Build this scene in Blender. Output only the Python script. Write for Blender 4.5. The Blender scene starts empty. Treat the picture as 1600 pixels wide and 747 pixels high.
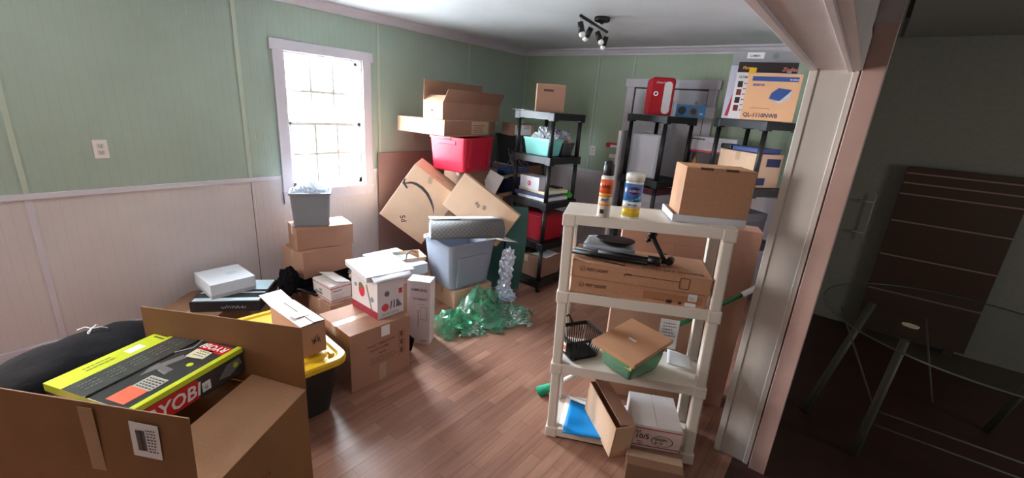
import bpy, bmesh, math, random
from mathutils import Matrix, Vector, Euler, noise
R = math.radians
random.seed(7)
S = bpy.context.scene
COL = S.collection

# ------------------------------------------------------------ camera, light
cam = bpy.data.cameras.new('camera')
cam.sensor_width = 36.0
cam.lens = 36.0 * 676.4187 / 1600.0
cam.clip_start = 0.02
co = bpy.data.objects.new('camera', cam)
COL.objects.link(co)
S.camera = co
yaw, pit, rol = 0.6552, 0.2971, 0.0735
fw = Vector((-math.sin(yaw) * math.cos(pit), math.cos(yaw) * math.cos(pit), -math.sin(pit)))
r0 = Vector((math.cos(yaw), math.sin(yaw), 0))
u0 = r0.cross(fw)
rr = math.cos(rol) * r0 + math.sin(rol) * u0
uu = -math.sin(rol) * r0 + math.cos(rol) * u0
cm = Matrix((rr, uu, -fw)).transposed().to_4x4()
cm.translation = Vector((3.7795, -4.946, 1.74))
co.matrix_world = cm

S.view_settings.view_transform = 'Standard'
S.view_settings.look = 'None'
S.view_settings.gamma = 1.0
S.view_settings.use_curve_mapping = False
S.view_settings.exposure = 0.58
S.cycles.max_bounces = 8
S.cycles.diffuse_bounces = 6
S.cycles.glossy_bounces = 3
S.cycles.transparent_max_bounces = 16
S.cycles.sample_clamp_indirect = 40.0

W = bpy.data.worlds.new('sky')
S.world = W
W.use_nodes = True
bg = W.node_tree.nodes['Background']
bg.inputs[0].default_value = (0.80, 0.90, 1.0, 1)
bg.inputs[1].default_value = 86.0


def area_light(name, loc, rot, sx, sy, power, color, portal=False):
    l = bpy.data.lights.new(name, 'AREA')
    l.shape = 'RECTANGLE'
    l.size, l.size_y = sx, sy
    l.energy = power
    l.color = color
    if portal:
        l.cycles.is_portal = True
    o = bpy.data.objects.new(name, l)
    COL.objects.link(o)
    o.location = loc
    o.rotation_euler = [R(a) for a in rot]
    return o


# portal in the left window (faces +x) and two added fill lamps out of view
area_light('window_portal', (-0.14, -2.85, 1.47), (0, -90, 0), 1.12, 0.70, 10, (1, 1, 1), portal=True)
area_light('hall_fill_light', (6.85, -2.2, 1.6), (0, 90, 0), 1.0, 0.8, 9.0, (0.95, 0.97, 0.9))  # added lamp that lifts the dark hall, no real window behind it
area_light('side_fill_light', (0.04, -5.6, 1.5), (0, -90, 0), 1.15, 0.9, 84, (1.0, 0.93, 0.90))  # added fill for column and shelf fronts, set on the solid left wall

# high sun outside, running along the wall so that it lights the lawn but does not enter
sun = bpy.data.lights.new('sun', 'SUN')
sun.energy = 70.0
sun.angle = R(1.0)
sun.color = (1.0, 0.97, 0.92)
so = bpy.data.objects.new('sun', sun)
COL.objects.link(so)
so.rotation_euler = Vector((-.16, -.45, -.85)).to_track_quat('-Z', 'Y').to_euler()

# ------------------------------------------------------------ materials
def lin(c):
    return tuple(((v / 255.0) / 12.92 if v / 255.0 <= 0.04045 else ((v / 255.0 + 0.055) / 1.055) ** 2.4) for v in c)


MATS = {}


def mat(name, rgb, rough=0.6, var=0.0, scale=8.0, bump=0.0, bscale=60.0, metal=0.0, spec=0.5, alpha=1.0, emit=0.0, trans=0.0,
        stretch=(1, 1, 1), coat=0.0):
    if name in MATS:
        return MATS[name]
    m = bpy.data.materials.new(name)
    m.use_nodes = True
    nt = m.node_tree
    b = nt.nodes['Principled BSDF']
    c = lin(rgb)
    b.inputs['Base Color'].default_value = (*c, 1)
    b.inputs['Roughness'].default_value = rough
    b.inputs['Metallic'].default_value = metal
    b.inputs['Specular IOR Level'].default_value = spec
    b.inputs['Alpha'].default_value = alpha
    b.inputs['Transmission Weight'].default_value = trans
    b.inputs['Coat Weight'].default_value = coat
    if emit:
        b.inputs['Emission Color'].default_value = (*c, 1)
        b.inputs['Emission Strength'].default_value = emit
    if var or bump:
        tc = nt.nodes.new('ShaderNodeTexCoord')
        mp = nt.nodes.new('ShaderNodeMapping')
        mp.inputs['Scale'].default_value = stretch
        nt.links.new(tc.outputs['Object'], mp.inputs[0])
    if var:
        n = nt.nodes.new('ShaderNodeTexNoise')
        n.inputs['Scale'].default_value = scale
        n.inputs['Detail'].default_value = 5
        nt.links.new(mp.outputs[0], n.inputs['Vector'])
        cr = nt.nodes.new('ShaderNodeMapRange')
        cr.inputs['From Min'].default_value = 0.3
        cr.inputs['From Max'].default_value = 0.7
        cr.inputs['To Min'].default_value = 1 - var
        cr.inputs['To Max'].default_value = 1 + var
        nt.links.new(n.outputs['Fac'], cr.inputs['Value'])
        vm = nt.nodes.new('ShaderNodeVectorMath')
        vm.operation = 'SCALE'
        vm.inputs[0].default_value = c
        nt.links.new(cr.outputs[0], vm.inputs['Scale'])
        nt.links.new(vm.outputs[0], b.inputs['Base Color'])
    if bump:
        n2 = nt.nodes.new('ShaderNodeTexNoise')
        n2.inputs['Scale'].default_value = bscale
        n2.inputs['Detail'].default_value = 3
        nt.links.new(mp.outputs[0], n2.inputs['Vector'])
        bp = nt.nodes.new('ShaderNodeBump')
        bp.inputs['Strength'].default_value = bump
        bp.inputs['Distance'].default_value = 0.01
        nt.links.new(n2.outputs['Fac'], bp.inputs['Height'])
        nt.links.new(bp.outputs[0], b.inputs['Normal'])
    MATS[name] = m
    return m


def beadboard(name, rgb, axis, dark=0.93):
    """painted bead board: a fine groove every 51 mm along one horizontal axis"""
    m = mat(name, rgb, 0.45, 0)
    nt = m.node_tree
    b = nt.nodes['Principled BSDF']
    tc = nt.nodes.new('ShaderNodeTexCoord')
    sp = nt.nodes.new('ShaderNodeSeparateXYZ')
    nt.links.new(tc.outputs['Object'], sp.inputs[0])
    mu = nt.nodes.new('ShaderNodeMath')
    mu.operation = 'MULTIPLY'
    mu.inputs[1].default_value = 1 / 0.0508
    nt.links.new(sp.outputs[axis], mu.inputs[0])
    fr = nt.nodes.new('ShaderNodeMath')
    fr.operation = 'FRACT'
    nt.links.new(mu.outputs[0], fr.inputs[0])
    cr = nt.nodes.new('ShaderNodeValToRGB')
    e = cr.color_ramp.elements
    e[0].position, e[0].color = 0.0, (0, 0, 0, 1)
    e[1].position, e[1].color = 0.07, (1, 1, 1, 1)
    x = e.new(0.90)
    x.color = (1, 1, 1, 1)
    x = e.new(1.0)
    x.color = (0, 0, 0, 1)
    nt.links.new(fr.outputs[0], cr.inputs[0])
    n = nt.nodes.new('ShaderNodeTexNoise')
    n.inputs['Scale'].default_value = 2.2
    n.inputs['Detail'].default_value = 6
    nt.links.new(tc.outputs['Object'], n.inputs['Vector'])
    mx = nt.nodes.new('ShaderNodeMix')
    mx.data_type = 'RGBA'
    c = lin(rgb)
    mx.inputs['A'].default_value = (c[0] * dark, c[1] * dark, c[2] * dark, 1)
    mx.inputs['B'].default_value = (*c, 1)
    nt.links.new(cr.outputs[0], mx.inputs['Factor'])
    mr = nt.nodes.new('ShaderNodeMapRange')
    mr.inputs['To Min'].default_value = 0.90
    mr.inputs['To Max'].default_value = 1.10
    nt.links.new(n.outputs['Fac'], mr.inputs['Value'])
    vm = nt.nodes.new('ShaderNodeVectorMath')
    vm.operation = 'SCALE'
    nt.links.new(mx.outputs['Result'], vm.inputs[0])
    nt.links.new(mr.outputs[0], vm.inputs['Scale'])
    nt.links.new(vm.outputs[0], b.inputs['Base Color'])
    bp = nt.nodes.new('ShaderNodeBump')
    bp.inputs['Strength'].default_value = 0.25
    bp.inputs['Distance'].default_value = 0.002
    nt.links.new(cr.outputs[0], bp.inputs['Height'])
    nt.links.new(bp.outputs[0], b.inputs['Normal'])
    return m


def plank_floor(name):
    m = bpy.data.materials.new(name)
    m.use_nodes = True
    nt = m.node_tree
    b = nt.nodes['Principled BSDF']
    tc = nt.nodes.new('ShaderNodeTexCoord')
    mp = nt.nodes.new('ShaderNodeMapping')
    mp.inputs['Rotation'].default_value = (0, 0, R(90))
    nt.links.new(tc.outputs['Object'], mp.inputs[0])
    br = nt.nodes.new('ShaderNodeTexBrick')
    br.offset = 0.37
    br.inputs['Color1'].default_value = (*lin((142, 101, 84)), 1)
    br.inputs['Color2'].default_value = (*lin((166, 124, 104)), 1)
    br.inputs['Mortar'].default_value = (*lin((88, 58, 48)), 1)
    br.inputs['Scale'].default_value = 1.0
    br.inputs['Mortar Size'].default_value = 0.0009
    br.inputs['Brick Width'].default_value = 0.42
    br.inputs['Row Height'].default_value = 0.065
    nt.links.new(mp.outputs[0], br.inputs['Vector'])
    mp2 = nt.nodes.new('ShaderNodeMapping')
    mp2.inputs['Scale'].default_value = (34, 2.2, 1)
    nt.links.new(tc.outputs['Object'], mp2.inputs[0])
    n = nt.nodes.new('ShaderNodeTexNoise')
    n.inputs['Scale'].default_value = 1.0
    n.inputs['Detail'].default_value = 8
    n.inputs['Distortion'].default_value = 0.6
    nt.links.new(mp2.outputs[0], n.inputs['Vector'])
    mr = nt.nodes.new('ShaderNodeMapRange')
    mr.inputs['From Min'].default_value = 0.3
    mr.inputs['From Max'].default_value = 0.7
    mr.inputs['To Min'].default_value = 0.78
    mr.inputs['To Max'].default_value = 1.14
    nt.links.new(n.outputs['Fac'], mr.inputs['Value'])
    vm = nt.nodes.new('ShaderNodeVectorMath')
    vm.operation = 'SCALE'
    nt.links.new(br.outputs['Color'], vm.inputs[0])
    nt.links.new(mr.outputs[0], vm.inputs['Scale'])
    nt.links.new(vm.outputs[0], b.inputs['Base Color'])
    b.inputs['Roughness'].default_value = 0.36
    b.inputs['Specular IOR Level'].default_value = 0.5
    return m


def clear_plastic(name, rgb, alpha=0.35, rough=0.15):
    return mat(name, rgb, rough, alpha=alpha, spec=0.9)


def film(name, tint, body, fac_body=0.3, rough=0.12):
    """thin wrinkled plastic film: tinted see-through, a little scattering body and a sharp sheen"""
    if name in MATS:
        return MATS[name]
    m = bpy.data.materials.new(name)
    m.use_nodes = True
    nt = m.node_tree
    nt.nodes.clear()
    out = nt.nodes.new('ShaderNodeOutputMaterial')
    tr = nt.nodes.new('ShaderNodeBsdfTransparent')
    tr.inputs[0].default_value = (*lin(tint), 1)
    di = nt.nodes.new('ShaderNodeBsdfDiffuse')
    di.inputs[0].default_value = (*lin(body), 1)
    gl = nt.nodes.new('ShaderNodeBsdfGlossy')
    gl.inputs['Roughness'].default_value = rough
    fr = nt.nodes.new('ShaderNodeFresnel')
    fr.inputs[0].default_value = 1.4
    m1 = nt.nodes.new('ShaderNodeMixShader')
    m1.inputs[0].default_value = fac_body
    m2 = nt.nodes.new('ShaderNodeMixShader')
    nt.links.new(tr.outputs[0], m1.inputs[1])
    nt.links.new(di.outputs[0], m1.inputs[2])
    nt.links.new(fr.outputs[0], m2.inputs[0])
    nt.links.new(m1.outputs[0], m2.inputs[1])
    nt.links.new(gl.outputs[0], m2.inputs[2])
    nt.links.new(m2.outputs[0], out.inputs[0])
    MATS[name] = m
    return m


def checker_mat(name, a, b_, scale):
    m = mat(name, a, 0.8)
    nt = m.node_tree
    tc = nt.nodes.new('ShaderNodeTexCoord')
    ck = nt.nodes.new('ShaderNodeTexChecker')
    ck.inputs['Scale'].default_value = scale
    ck.inputs['Color1'].default_value = (*lin(a), 1)
    ck.inputs['Color2'].default_value = (*lin(b_), 1)
    nt.links.new(tc.outputs['Object'], ck.inputs[0])
    nt.links.new(ck.outputs[0], nt.nodes['Principled BSDF'].inputs['Base Color'])
    return m


GREEN = beadboard('green_beadboard', (158, 176, 162), 'Y')
GREENX = beadboard('green_beadboard_back', (158, 178, 152), 'X')
WAINS = beadboard('white_beadboard', (206, 200, 200), 'Y', 0.94)
WAINSX = beadboard('white_beadboard_back', (205, 198, 200), 'X', 0.94)
TRIM = mat('white_trim_paint', (206, 203, 212), 0.4, 0.03, 3)
BATTG = mat('pale_green_batten', (176, 190, 172), 0.45)
CEIL = mat('ceiling_plaster', (206, 210, 214), 0.75, 0.08, 1.6, 0.3, 8)
FLOOR = plank_floor('laminate_planks')
PINKW = mat('pinkish_white_paint', (232, 220, 222), 0.45, 0.04, 5)
RAWJ = mat('bare_casing_paint', (206, 172, 162), 0.5, 0.05, 7)
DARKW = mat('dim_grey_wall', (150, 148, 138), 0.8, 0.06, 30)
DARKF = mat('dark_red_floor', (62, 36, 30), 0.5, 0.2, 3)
CB = mat('cardboard', (168, 124, 88), 0.75, 0.07, 5, 0.12, 90)
CBL = mat('light_cardboard', (206, 172, 142), 0.75, 0.06, 5, 0.12, 90)
CBR = mat('reddish_cardboard', (164, 124, 102), 0.75, 0.07, 5, 0.12, 90)
CBO = mat('orange_cardboard', (186, 138, 106), 0.75, 0.06, 60, 0.1, 90)
CBD = mat('dark_cardboard', (138, 104, 82), 0.8, 0.09, 5, 0.15, 90)
CBIN = mat('cardboard_inside', (166, 126, 94), 0.8, 0.05, 9, 0.1, 90)
TAPE = mat('clear_brown_tape', (186, 158, 132), 0.22, 0.05, 20, spec=0.8)
WHCB = mat('white_card', (206, 208, 216), 0.5, 0.03, 6)
PAPER = mat('white_paper', (232, 232, 232), 0.6)
BLACKP = mat('black_plastic', (17, 18, 20), 0.45, 0.1, 5)
WHITEP = mat('cream_plastic', (226, 216, 204), 0.42, 0.03, 4)
GREYP = mat('blue_grey_plastic', (140, 148, 162), 0.4)
GREYB = mat('grey_bin_plastic', (120, 124, 132), 0.45)
REDP = mat('red_plastic', (196, 26, 56), 0.35)
REDM = mat('glossy_red', (214, 16, 44), 0.45, spec=0.3)
INK = mat('black_ink', (30, 26, 26), 0.6)
INKB = mat('brown_ink', (92, 58, 44), 0.7)
INKR = mat('red_ink', (184, 40, 56), 0.6)
INKBL = mat('blue_ink', (40, 66, 120), 0.6)
BLACKF = mat('black_fabric', (16, 16, 19), 0.95, 0.3, 12, 0.3, 40, spec=0.1)
STEEL = mat('brushed_steel', (170, 172, 176), 0.3, metal=0.9)
YEL = mat('yellow_plastic', (222, 182, 30), 0.5)
TEAL = mat('teal_plastic', (120, 200, 190), 0.45)
NAVY = mat('navy_plastic', (34, 44, 84), 0.45)
SILVER = mat('silver_film', (206, 220, 238), 0.25, 0.08, 12, 0.25, 20, metal=0.45)
GLASS = clear_plastic('window_glass', (240, 248, 255), 0.06, 0.03)


# ------------------------------------------------------------ mesh helpers
def addbox(bm, lo, hi, bev=0.0, M=None, mi=0):
    t = bmesh.new()
    bmesh.ops.create_cube(t, size=1.0)
    for v in t.verts:
        v.co = Vector([lo[i] + (v.co[i] + 0.5) * (hi[i] - lo[i]) for i in range(3)])
    if bev:
        bmesh.ops.bevel(t, geom=t.edges[:], offset=bev, segments=2, affect='EDGES', profile=0.6)
    merge(bm, t, M, mi)


def merge(bm, t, M=None, mi=0):
    if M is not None:
        bmesh.ops.transform(t, matrix=M, verts=t.verts[:])
    vm = {}
    for v in t.verts:
        vm[v] = bm.verts.new(v.co)
    for f in t.faces:
        try:
            nf = bm.faces.new([vm[v] for v in f.verts])
            nf.material_index = mi
            nf.smooth = f.smooth
        except ValueError:
            pass
    t.free()


def loft(bm, rings, cap0=True, cap1=True, smooth=False, closed=True, mi=0):
    vs = [[bm.verts.new(p) for p in r] for r in rings]
    n = len(rings[0])
    for a, b in zip(vs[:-1], vs[1:]):
        for i in range(n if closed else n - 1):
            j = (i + 1) % n
            f = bm.faces.new((a[i], a[j], b[j], b[i]))
            f.smooth = smooth
            f.material_index = mi
    if cap0:
        bm.faces.new(list(reversed(vs[0]))).material_index = mi
    if cap1:
        bm.faces.new(vs[-1]).material_index = mi


def rrect(x0, y0, x1, y1, z, r, k=4):
    out = []
    for cx, cy, a0 in ((x1 - r, y1 - r, 0), (x0 + r, y1 - r, 90), (x0 + r, y0 + r, 180), (x1 - r, y0 + r, 270)):
        for i in range(k + 1):
            a = R(a0 + 90 * i / k)
            out.append(Vector((cx + r * math.cos(a), cy + r * math.sin(a), z)))
    return out


def cyl(bm, p0, p1, r0, r1=None, seg=16, smooth=True, cap=True):
    p0, p1 = Vector(p0), Vector(p1)
    r1 = r0 if r1 is None else r1
    d = (p1 - p0).normalized()
    a = d.orthogonal().normalized()
    b = d.cross(a)
    rings = [[p + (a * math.cos(t) + b * math.sin(t)) * rad for t in [2 * math.pi * i / seg for i in range(seg)]]
             for p, rad in ((p0, r0), (p1, r1))]
    loft(bm, rings, cap, cap, smooth)


def tube(bm, pts, r, seg=8):
    pts = [Vector(p) for p in pts]
    rings = []
    a = None
    for i, p in enumerate(pts):
        d = (pts[min(i + 1, len(pts) - 1)] - pts[max(i - 1, 0)]).normalized()
        a = d.orthogonal().normalized() if a is None else (a - d * a.dot(d)).normalized()
        b = d.cross(a)
        rad = r[i] if isinstance(r, (list, tuple)) else r
        rings.append([p + (a * math.cos(t) + b * math.sin(t)) * rad for t in [2 * math.pi * k / seg for k in range(seg)]])
    loft(bm, rings, True, True, True)


def lathe(bm, prof, seg=28, M=None, sx=1.0, sy=1.0):
    t = bmesh.new()
    rings = [[Vector((r * sx * math.cos(2 * math.pi * i / seg), r * sy * math.sin(2 * math.pi * i / seg), z)) for i in range(seg)]
             for r, z in prof]
    loft(t, rings, True, True, True)
    merge(bm, t, M)


def prism(bm, pts, t, F=None):
    """polygon pts (u, v) extruded by t along the normal"""
    loft(bm_ := bmesh.new(), [[Vector((u, v, 0)) for u, v in pts], [Vector((u, v, t)) for u, v in pts]])
    merge(bm, bm_, F)


def obj(name, bm, m, parent=None, label=None, kind=None):
    bmesh.ops.recalc_face_normals(bm, faces=bm.faces[:])
    me = bpy.data.meshes.new(name)
    bm.to_mesh(me)
    bm.free()
    for k in (m if isinstance(m, (list, tuple)) else [m]):
        me.materials.append(k)
    o = bpy.data.objects.new(name, me)
    COL.objects.link(o)
    if parent:
        o.parent = parent
    if label:
        o['label'] = label
    if kind:
        o['kind'] = kind
    return o


def tag(o, label, cat, group=None):
    o['label'] = label
    o['category'] = cat
    if group:
        o['group'] = group
    return o


def thing(name, label, cat, loc=(0, 0, 0), rot=(0, 0, 0), group=None):
    o = bpy.data.objects.new(name, None)
    COL.objects.link(o)
    o.empty_display_size = 0.05
    o.location = loc
    o.rotation_euler = [R(a) for a in (rot if isinstance(rot, tuple) else (0, 0, rot))]
    return tag(o, label, cat, group)


def box(name, lo, hi, m, parent=None, bev=0.002, label=None, kind=None, M=None):
    bm = bmesh.new()
    addbox(bm, lo, hi, bev, M)
    return obj(name, bm, m, parent, label, kind)


def struct(name, lo, hi, m, bev=0.0):
    return box(name, lo, hi, m, bev=bev, kind='structure')


# faces of a w x d x h block in its own frame: u right, v up, n out
def face(f, w, d, h):
    o, u, v, n = {
        'front': ((0, 0, 0), (1, 0, 0), (0, 0, 1), (0, -1, 0)),
        'right': ((w, 0, 0), (0, 1, 0), (0, 0, 1), (1, 0, 0)),
        'left': ((0, d, 0), (0, -1, 0), (0, 0, 1), (-1, 0, 0)),
        'back': ((w, d, 0), (-1, 0, 0), (0, 0, 1), (0, 1, 0)),
        'top': ((0, 0, h), (1, 0, 0), (0, 1, 0), (0, 0, 1)),
    }[f]
    M = Matrix((u, v, n)).transposed().to_4x4()
    M.translation = Vector(o)
    return M


_fonts = {}


def text(parent, F, u, v, s, size, m, rot=0, off=0.0008, name='printed_text', sx=1.0, shear=0.0, align='LEFT', ext=0.0002):
    c = bpy.data.curves.new('t', 'FONT')
    c.body = s
    c.size = size
    c.extrude = ext
    c.shear = shear
    c.offset = size * 0.018
    c.align_x = align
    c.resolution_u = 2
    t = bpy.data.objects.new('t', c)
    COL.objects.link(t)
    dg = bpy.context.evaluated_depsgraph_get()
    dg.update()
    me = bpy.data.meshes.new_from_object(t.evaluated_get(dg))
    bpy.data.objects.remove(t)
    bpy.data.curves.remove(c)
    me.transform(F @ Matrix.Translation((u, v, off)) @ Matrix.Rotation(R(rot), 4, 'Z') @ Matrix.Diagonal((sx, 1, 1, 1)))
    me.name = name
    me.materials.clear()
    me.materials.append(m)
    o = bpy.data.objects.new(name, me)
    COL.objects.link(o)
    o.parent = parent
    return o


def patch(parent, F, u0, v0, u1, v1, m, name='label_sticker', t=0.0006, label=None, rot=0):
    bm = bmesh.new()
    cu, cv = (u0 + u1) / 2, (v0 + v1) / 2
    M = F @ Matrix.Translation((cu, cv, 0)) @ Matrix.Rotation(R(rot), 4, 'Z')
    addbox(bm, (u0 - cu, v0 - cv, 0.0), (u1 - cu, v1 - cv, t), 0, M)
    return obj(name, bm, m, parent, label)


def shape(parent, F, pts, m, name='printed_mark', t=0.0008, off=0.0):
    bm = bmesh.new()
    prism(bm, pts, t, F @ Matrix.Translation((0, 0, off)))
    return obj(name, bm, m, parent)


def ring_mark(parent, F, u, v, r, wd, m, name='printed_mark', seg=24, off=0.0, ru=1.0):
    bm = bmesh.new()
    A = [Vector((u + ru * r * math.cos(2 * math.pi * i / seg), v + r * math.sin(2 * math.pi * i / seg), off + 0.0008)) for i in range(seg)]
    B = [Vector((u + ru * (r - wd) * math.cos(2 * math.pi * i / seg), v + (r - wd) * math.sin(2 * math.pi * i / seg), off + 0.0008)) for i in range(seg)]
    t = bmesh.new()
    loft(t, [A, B], False, False)
    merge(bm, t, F)
    return obj(name, bm, m, parent)


def disc_pts(u, v, r, n=20, ru=1.0):
    return [(u + ru * r * math.cos(2 * math.pi * i / n), v + r * math.sin(2 * math.pi * i / n)) for i in range(n)]


def barcode(parent, F, u, v, w, h, m=None, off=0.0008):
    bm = bmesh.new()
    x = u
    rnd = random.Random(int(w * 9999))
    while x < u + w:
        bw = rnd.choice((0.0012, 0.002, 0.003))
        addbox(bm, (x, v, off), (min(x + bw, u + w), v + h, off + 0.0003), 0, F)
        x += bw + rnd.choice((0.0012, 0.0018))
    return obj('barcode', bm, m or INK, parent)


def lines(parent, F, u, v, w, n, gap, m, th=0.004, off=0.0006, name='fine_print'):
    bm = bmesh.new()
    rnd = random.Random(n * 7 + int(w * 1000))
    for i in range(n):
        x = u
        while x < u + w * rnd.uniform(0.75, 1.0):
            L = rnd.uniform(0.012, 0.03) * max(0.3, w / 0.15)
            addbox(bm, (x, v - i * gap, off), (min(x + L, u + w), v - i * gap + th, off + 0.0003), 0, F)
            x += L + 0.004
    return obj(name, bm, m, parent)


def scribble(parent, F, u, v, w, h, m, name='handwriting', n=26, r=0.0015):
    rnd = random.Random(int(w * 1000 + h * 777))
    pts = []
    for i in range(n):
        q = i / (n - 1)
        pts.append(F @ Vector((u + w * q + rnd.uniform(-.3, .3) * w / n * 3, v + h * (0.5 + 0.5 * math.sin(i * 2.3)) * rnd.uniform(.6, 1), 0.001)))
    bm = bmesh.new()
    tube(bm, pts, r, 4)
    return obj(name, bm, m, parent)


# ------------------------------------------------------------ builders
def carton(label, loc, rot, w, d, h, m=CB, tape=True, seam='x', tapem=None, group=None, name='cardboard_box', flapm=None, dent=0.0):
    """closed carton: body, two top flaps meeting on a seam, packing tape"""
    t = thing(name, label, 'box', loc, rot, group)
    bm = bmesh.new()
    addbox(bm, (0, 0, 0), (w, d, h - 0.004), 0.003)
    obj('body', bm, m, t)
    g = 0.0015
    fm = flapm or m
    if seam == 'x':
        box('top_flap', (0.001, 0.001, h - 0.004), (w - 0.001, d / 2 - g, h), fm, t, 0.001)
        box('top_flap', (0.001, d / 2 + g, h - 0.004), (w - 0.001, d - 0.001, h), fm, t, 0.001)
    else:
        box('top_flap', (0.001, 0.001, h - 0.004), (w / 2 - g, d - 0.001, h), fm, t, 0.001)
        box('top_flap', (w / 2 + g, 0.001, h - 0.004), (w - 0.001, d - 0.001, h), fm, t, 0.001)
    if tape:
        bm = bmesh.new()
        tw = 0.024
        dn = min(0.07, h * .5)
        if seam == 'x':
            addbox(bm, (-0.0008, d / 2 - tw, h), (w + .0008, d / 2 + tw, h + 0.0008))
            addbox(bm, (-0.0008, d / 2 - tw, h - dn), (0.0, d / 2 + tw, h))
            addbox(bm, (w, d / 2 - tw, h - dn), (w + 0.0008, d / 2 + tw, h))
        else:
            addbox(bm, (w / 2 - tw, -.0008, h), (w / 2 + tw, d + .0008, h + 0.0008))
            addbox(bm, (w / 2 - tw, -.0008, h - dn), (w / 2 + tw, 0, h))
            addbox(bm, (w / 2 - tw, d, h - dn), (w / 2 + tw, d + .0008, h))
        obj('packing_tape', bm, tapem or TAPE, t)
    return t


def open_body(bm, w, d, h, th=0.004):
    addbox(bm, (0, 0, 0), (w, d, th))
    addbox(bm, (0, 0, th), (w, th, h))
    addbox(bm, (0, d - th, th), (w, d, h))
    addbox(bm, (0, th, th), (th, d - th, h))
    addbox(bm, (w - th, th, th), (w, d - th, h))


def flap(t, side, w, d, h, L, ang, m, th=0.004, inset=0.002, label=None):
    """flap hinged at the rim; ang 0 = lying flat over the box, 90 = upright, 180 = folded out flat"""
    bm = bmesh.new()
    if side in ('front', 'back'):
        addbox(bm, (inset, 0, 0), (w - inset, L, th), 0.001)
        A = Matrix.Rotation(R(ang), 4, 'X')
        if side == 'front':
            M = Matrix.Translation((0, 0, h)) @ A
        else:
            M = Matrix.Translation((w, d, h)) @ Matrix.Rotation(math.pi, 4, 'Z') @ A
    else:
        addbox(bm, (inset, 0, 0), (d - inset, L, th), 0.001)
        A = Matrix.Rotation(R(ang), 4, 'X')
        if side == 'right':
            M = Matrix.Translation((w, 0, h)) @ Matrix.Rotation(R(90), 4, 'Z') @ A
        else:
            M = Matrix.Translation((0, d, h)) @ Matrix.Rotation(R(-90), 4, 'Z') @ A
    bmesh.ops.transform(bm, matrix=M, verts=bm.verts[:])
    return obj('flap', bm, m, t, label)


def tub(t, w, d, h, m, taper=0.88, r=0.04, rim=0.018, name='body', th=0.004, rimh=0.018, ribs=0):
    """open tapered plastic tub, centre of the base at the origin, w x d at the rim"""
    bm = bmesh.new()

    def ring(f, z, gx=0.0):
        return rrect(-w / 2 * f - gx, -d / 2 * f - gx, w / 2 * f + gx, d / 2 * f + gx, z, r)
    rings = [ring(taper * .97, 0), ring(taper, 0.01), ring(1.0, h - rimh), ring(1.0, h - rimh, rim), ring(1.0, h, rim),
             ring(1.0, h, -th), ring(taper, th + 0.01, -th), ring(taper, th, -th * 2)]
    loft(bm, rings, True, True)
    return obj(name, bm, m, t)


def lid(t, w, d, h, m, over=0.02, th=0.03, r=0.04, name='lid', label=None):
    bm = bmesh.new()

    def ring(g, z):
        return rrect(-w / 2 - g, -d / 2 - g, w / 2 + g, d / 2 + g, z, r + max(g, 0))
    loft(bm, [ring(over + .004, h - th * .6), ring(over + .006, h), ring(over, h + th * .25), ring(-0.01, h + th * .25), ring(-0.02, h + th * 0.02),
              ring(-.05, h + th * 0.02), ring(-.06, h + th * .3)], True, True)
    return obj(name, bm, m, t, label)


def crumple(bm, c, size, seed=0, sub=4, amp=0.35, freq=6.0, flat=None):
    t = bmesh.new()
    bmesh.ops.create_icosphere(t, subdivisions=sub, radius=1.0)
    for v in t.verts:
        n = v.co.normalized()
        k = 1 + amp * noise.noise(n * freq * .5 + Vector((seed, 0, 0))) + amp * .8 * abs(noise.noise(n * freq + Vector((0, seed, 3)))) - amp * .3
        v.co = Vector((n.x * size[0] * k, n.y * size[1] * k, n.z * size[2] * k)) + Vector(c)
        if flat is not None and v.co.z < flat:
            v.co.z = flat + 0.0005
    for f in t.faces:
        f.smooth = False
    merge(bm, t)


def sheet(bm, pts4, nu=10, nv=10, amp=0.01, seed=0, th=0.001, smooth=True, freq=8):
    """a crinkled sheet spanned by four corners, with thickness"""
    a, b, c, d = [Vector(p) for p in pts4]
    n = (b - a).cross(d - a).normalized()
    top, bot = [], []
    for j in range(nv + 1):
        rt, rb = [], []
        for i in range(nu + 1):
            u, v = i / nu, j / nv
            p = a * (1 - u) * (1 - v) + b * u * (1 - v) + c * u * v + d * (1 - u) * v
            p = p + n * amp * noise.noise(p * freq + Vector((seed, seed, 0)))
            rt.append(bm.verts.new(p + n * th / 2))
            rb.append(bm.verts.new(p - n * th / 2))
        top.append(rt)
        bot.append(rb)
    for j in range(nv):
        for i in range(nu):
            f = bm.faces.new((top[j][i], top[j][i + 1], top[j + 1][i + 1], top[j + 1][i]))
            f.smooth = smooth
            f = bm.faces.new((bot[j][i], bot[j + 1][i], bot[j + 1][i + 1], bot[j][i + 1]))
            f.smooth = smooth
    for i in range(nu):
        bm.faces.new((top[0][i], bot[0][i], bot[0][i + 1], top[0][i + 1]))
        bm.faces.new((top[nv][i], top[nv][i + 1], bot[nv][i + 1], bot[nv][i]))
    for j in range(nv):
        bm.faces.new((top[j][0], top[j + 1][0], bot[j + 1][0], bot[j][0]))
        bm.faces.new((top[j][nu], bot[j][nu], bot[j + 1][nu], top[j + 1][nu]))


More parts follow.
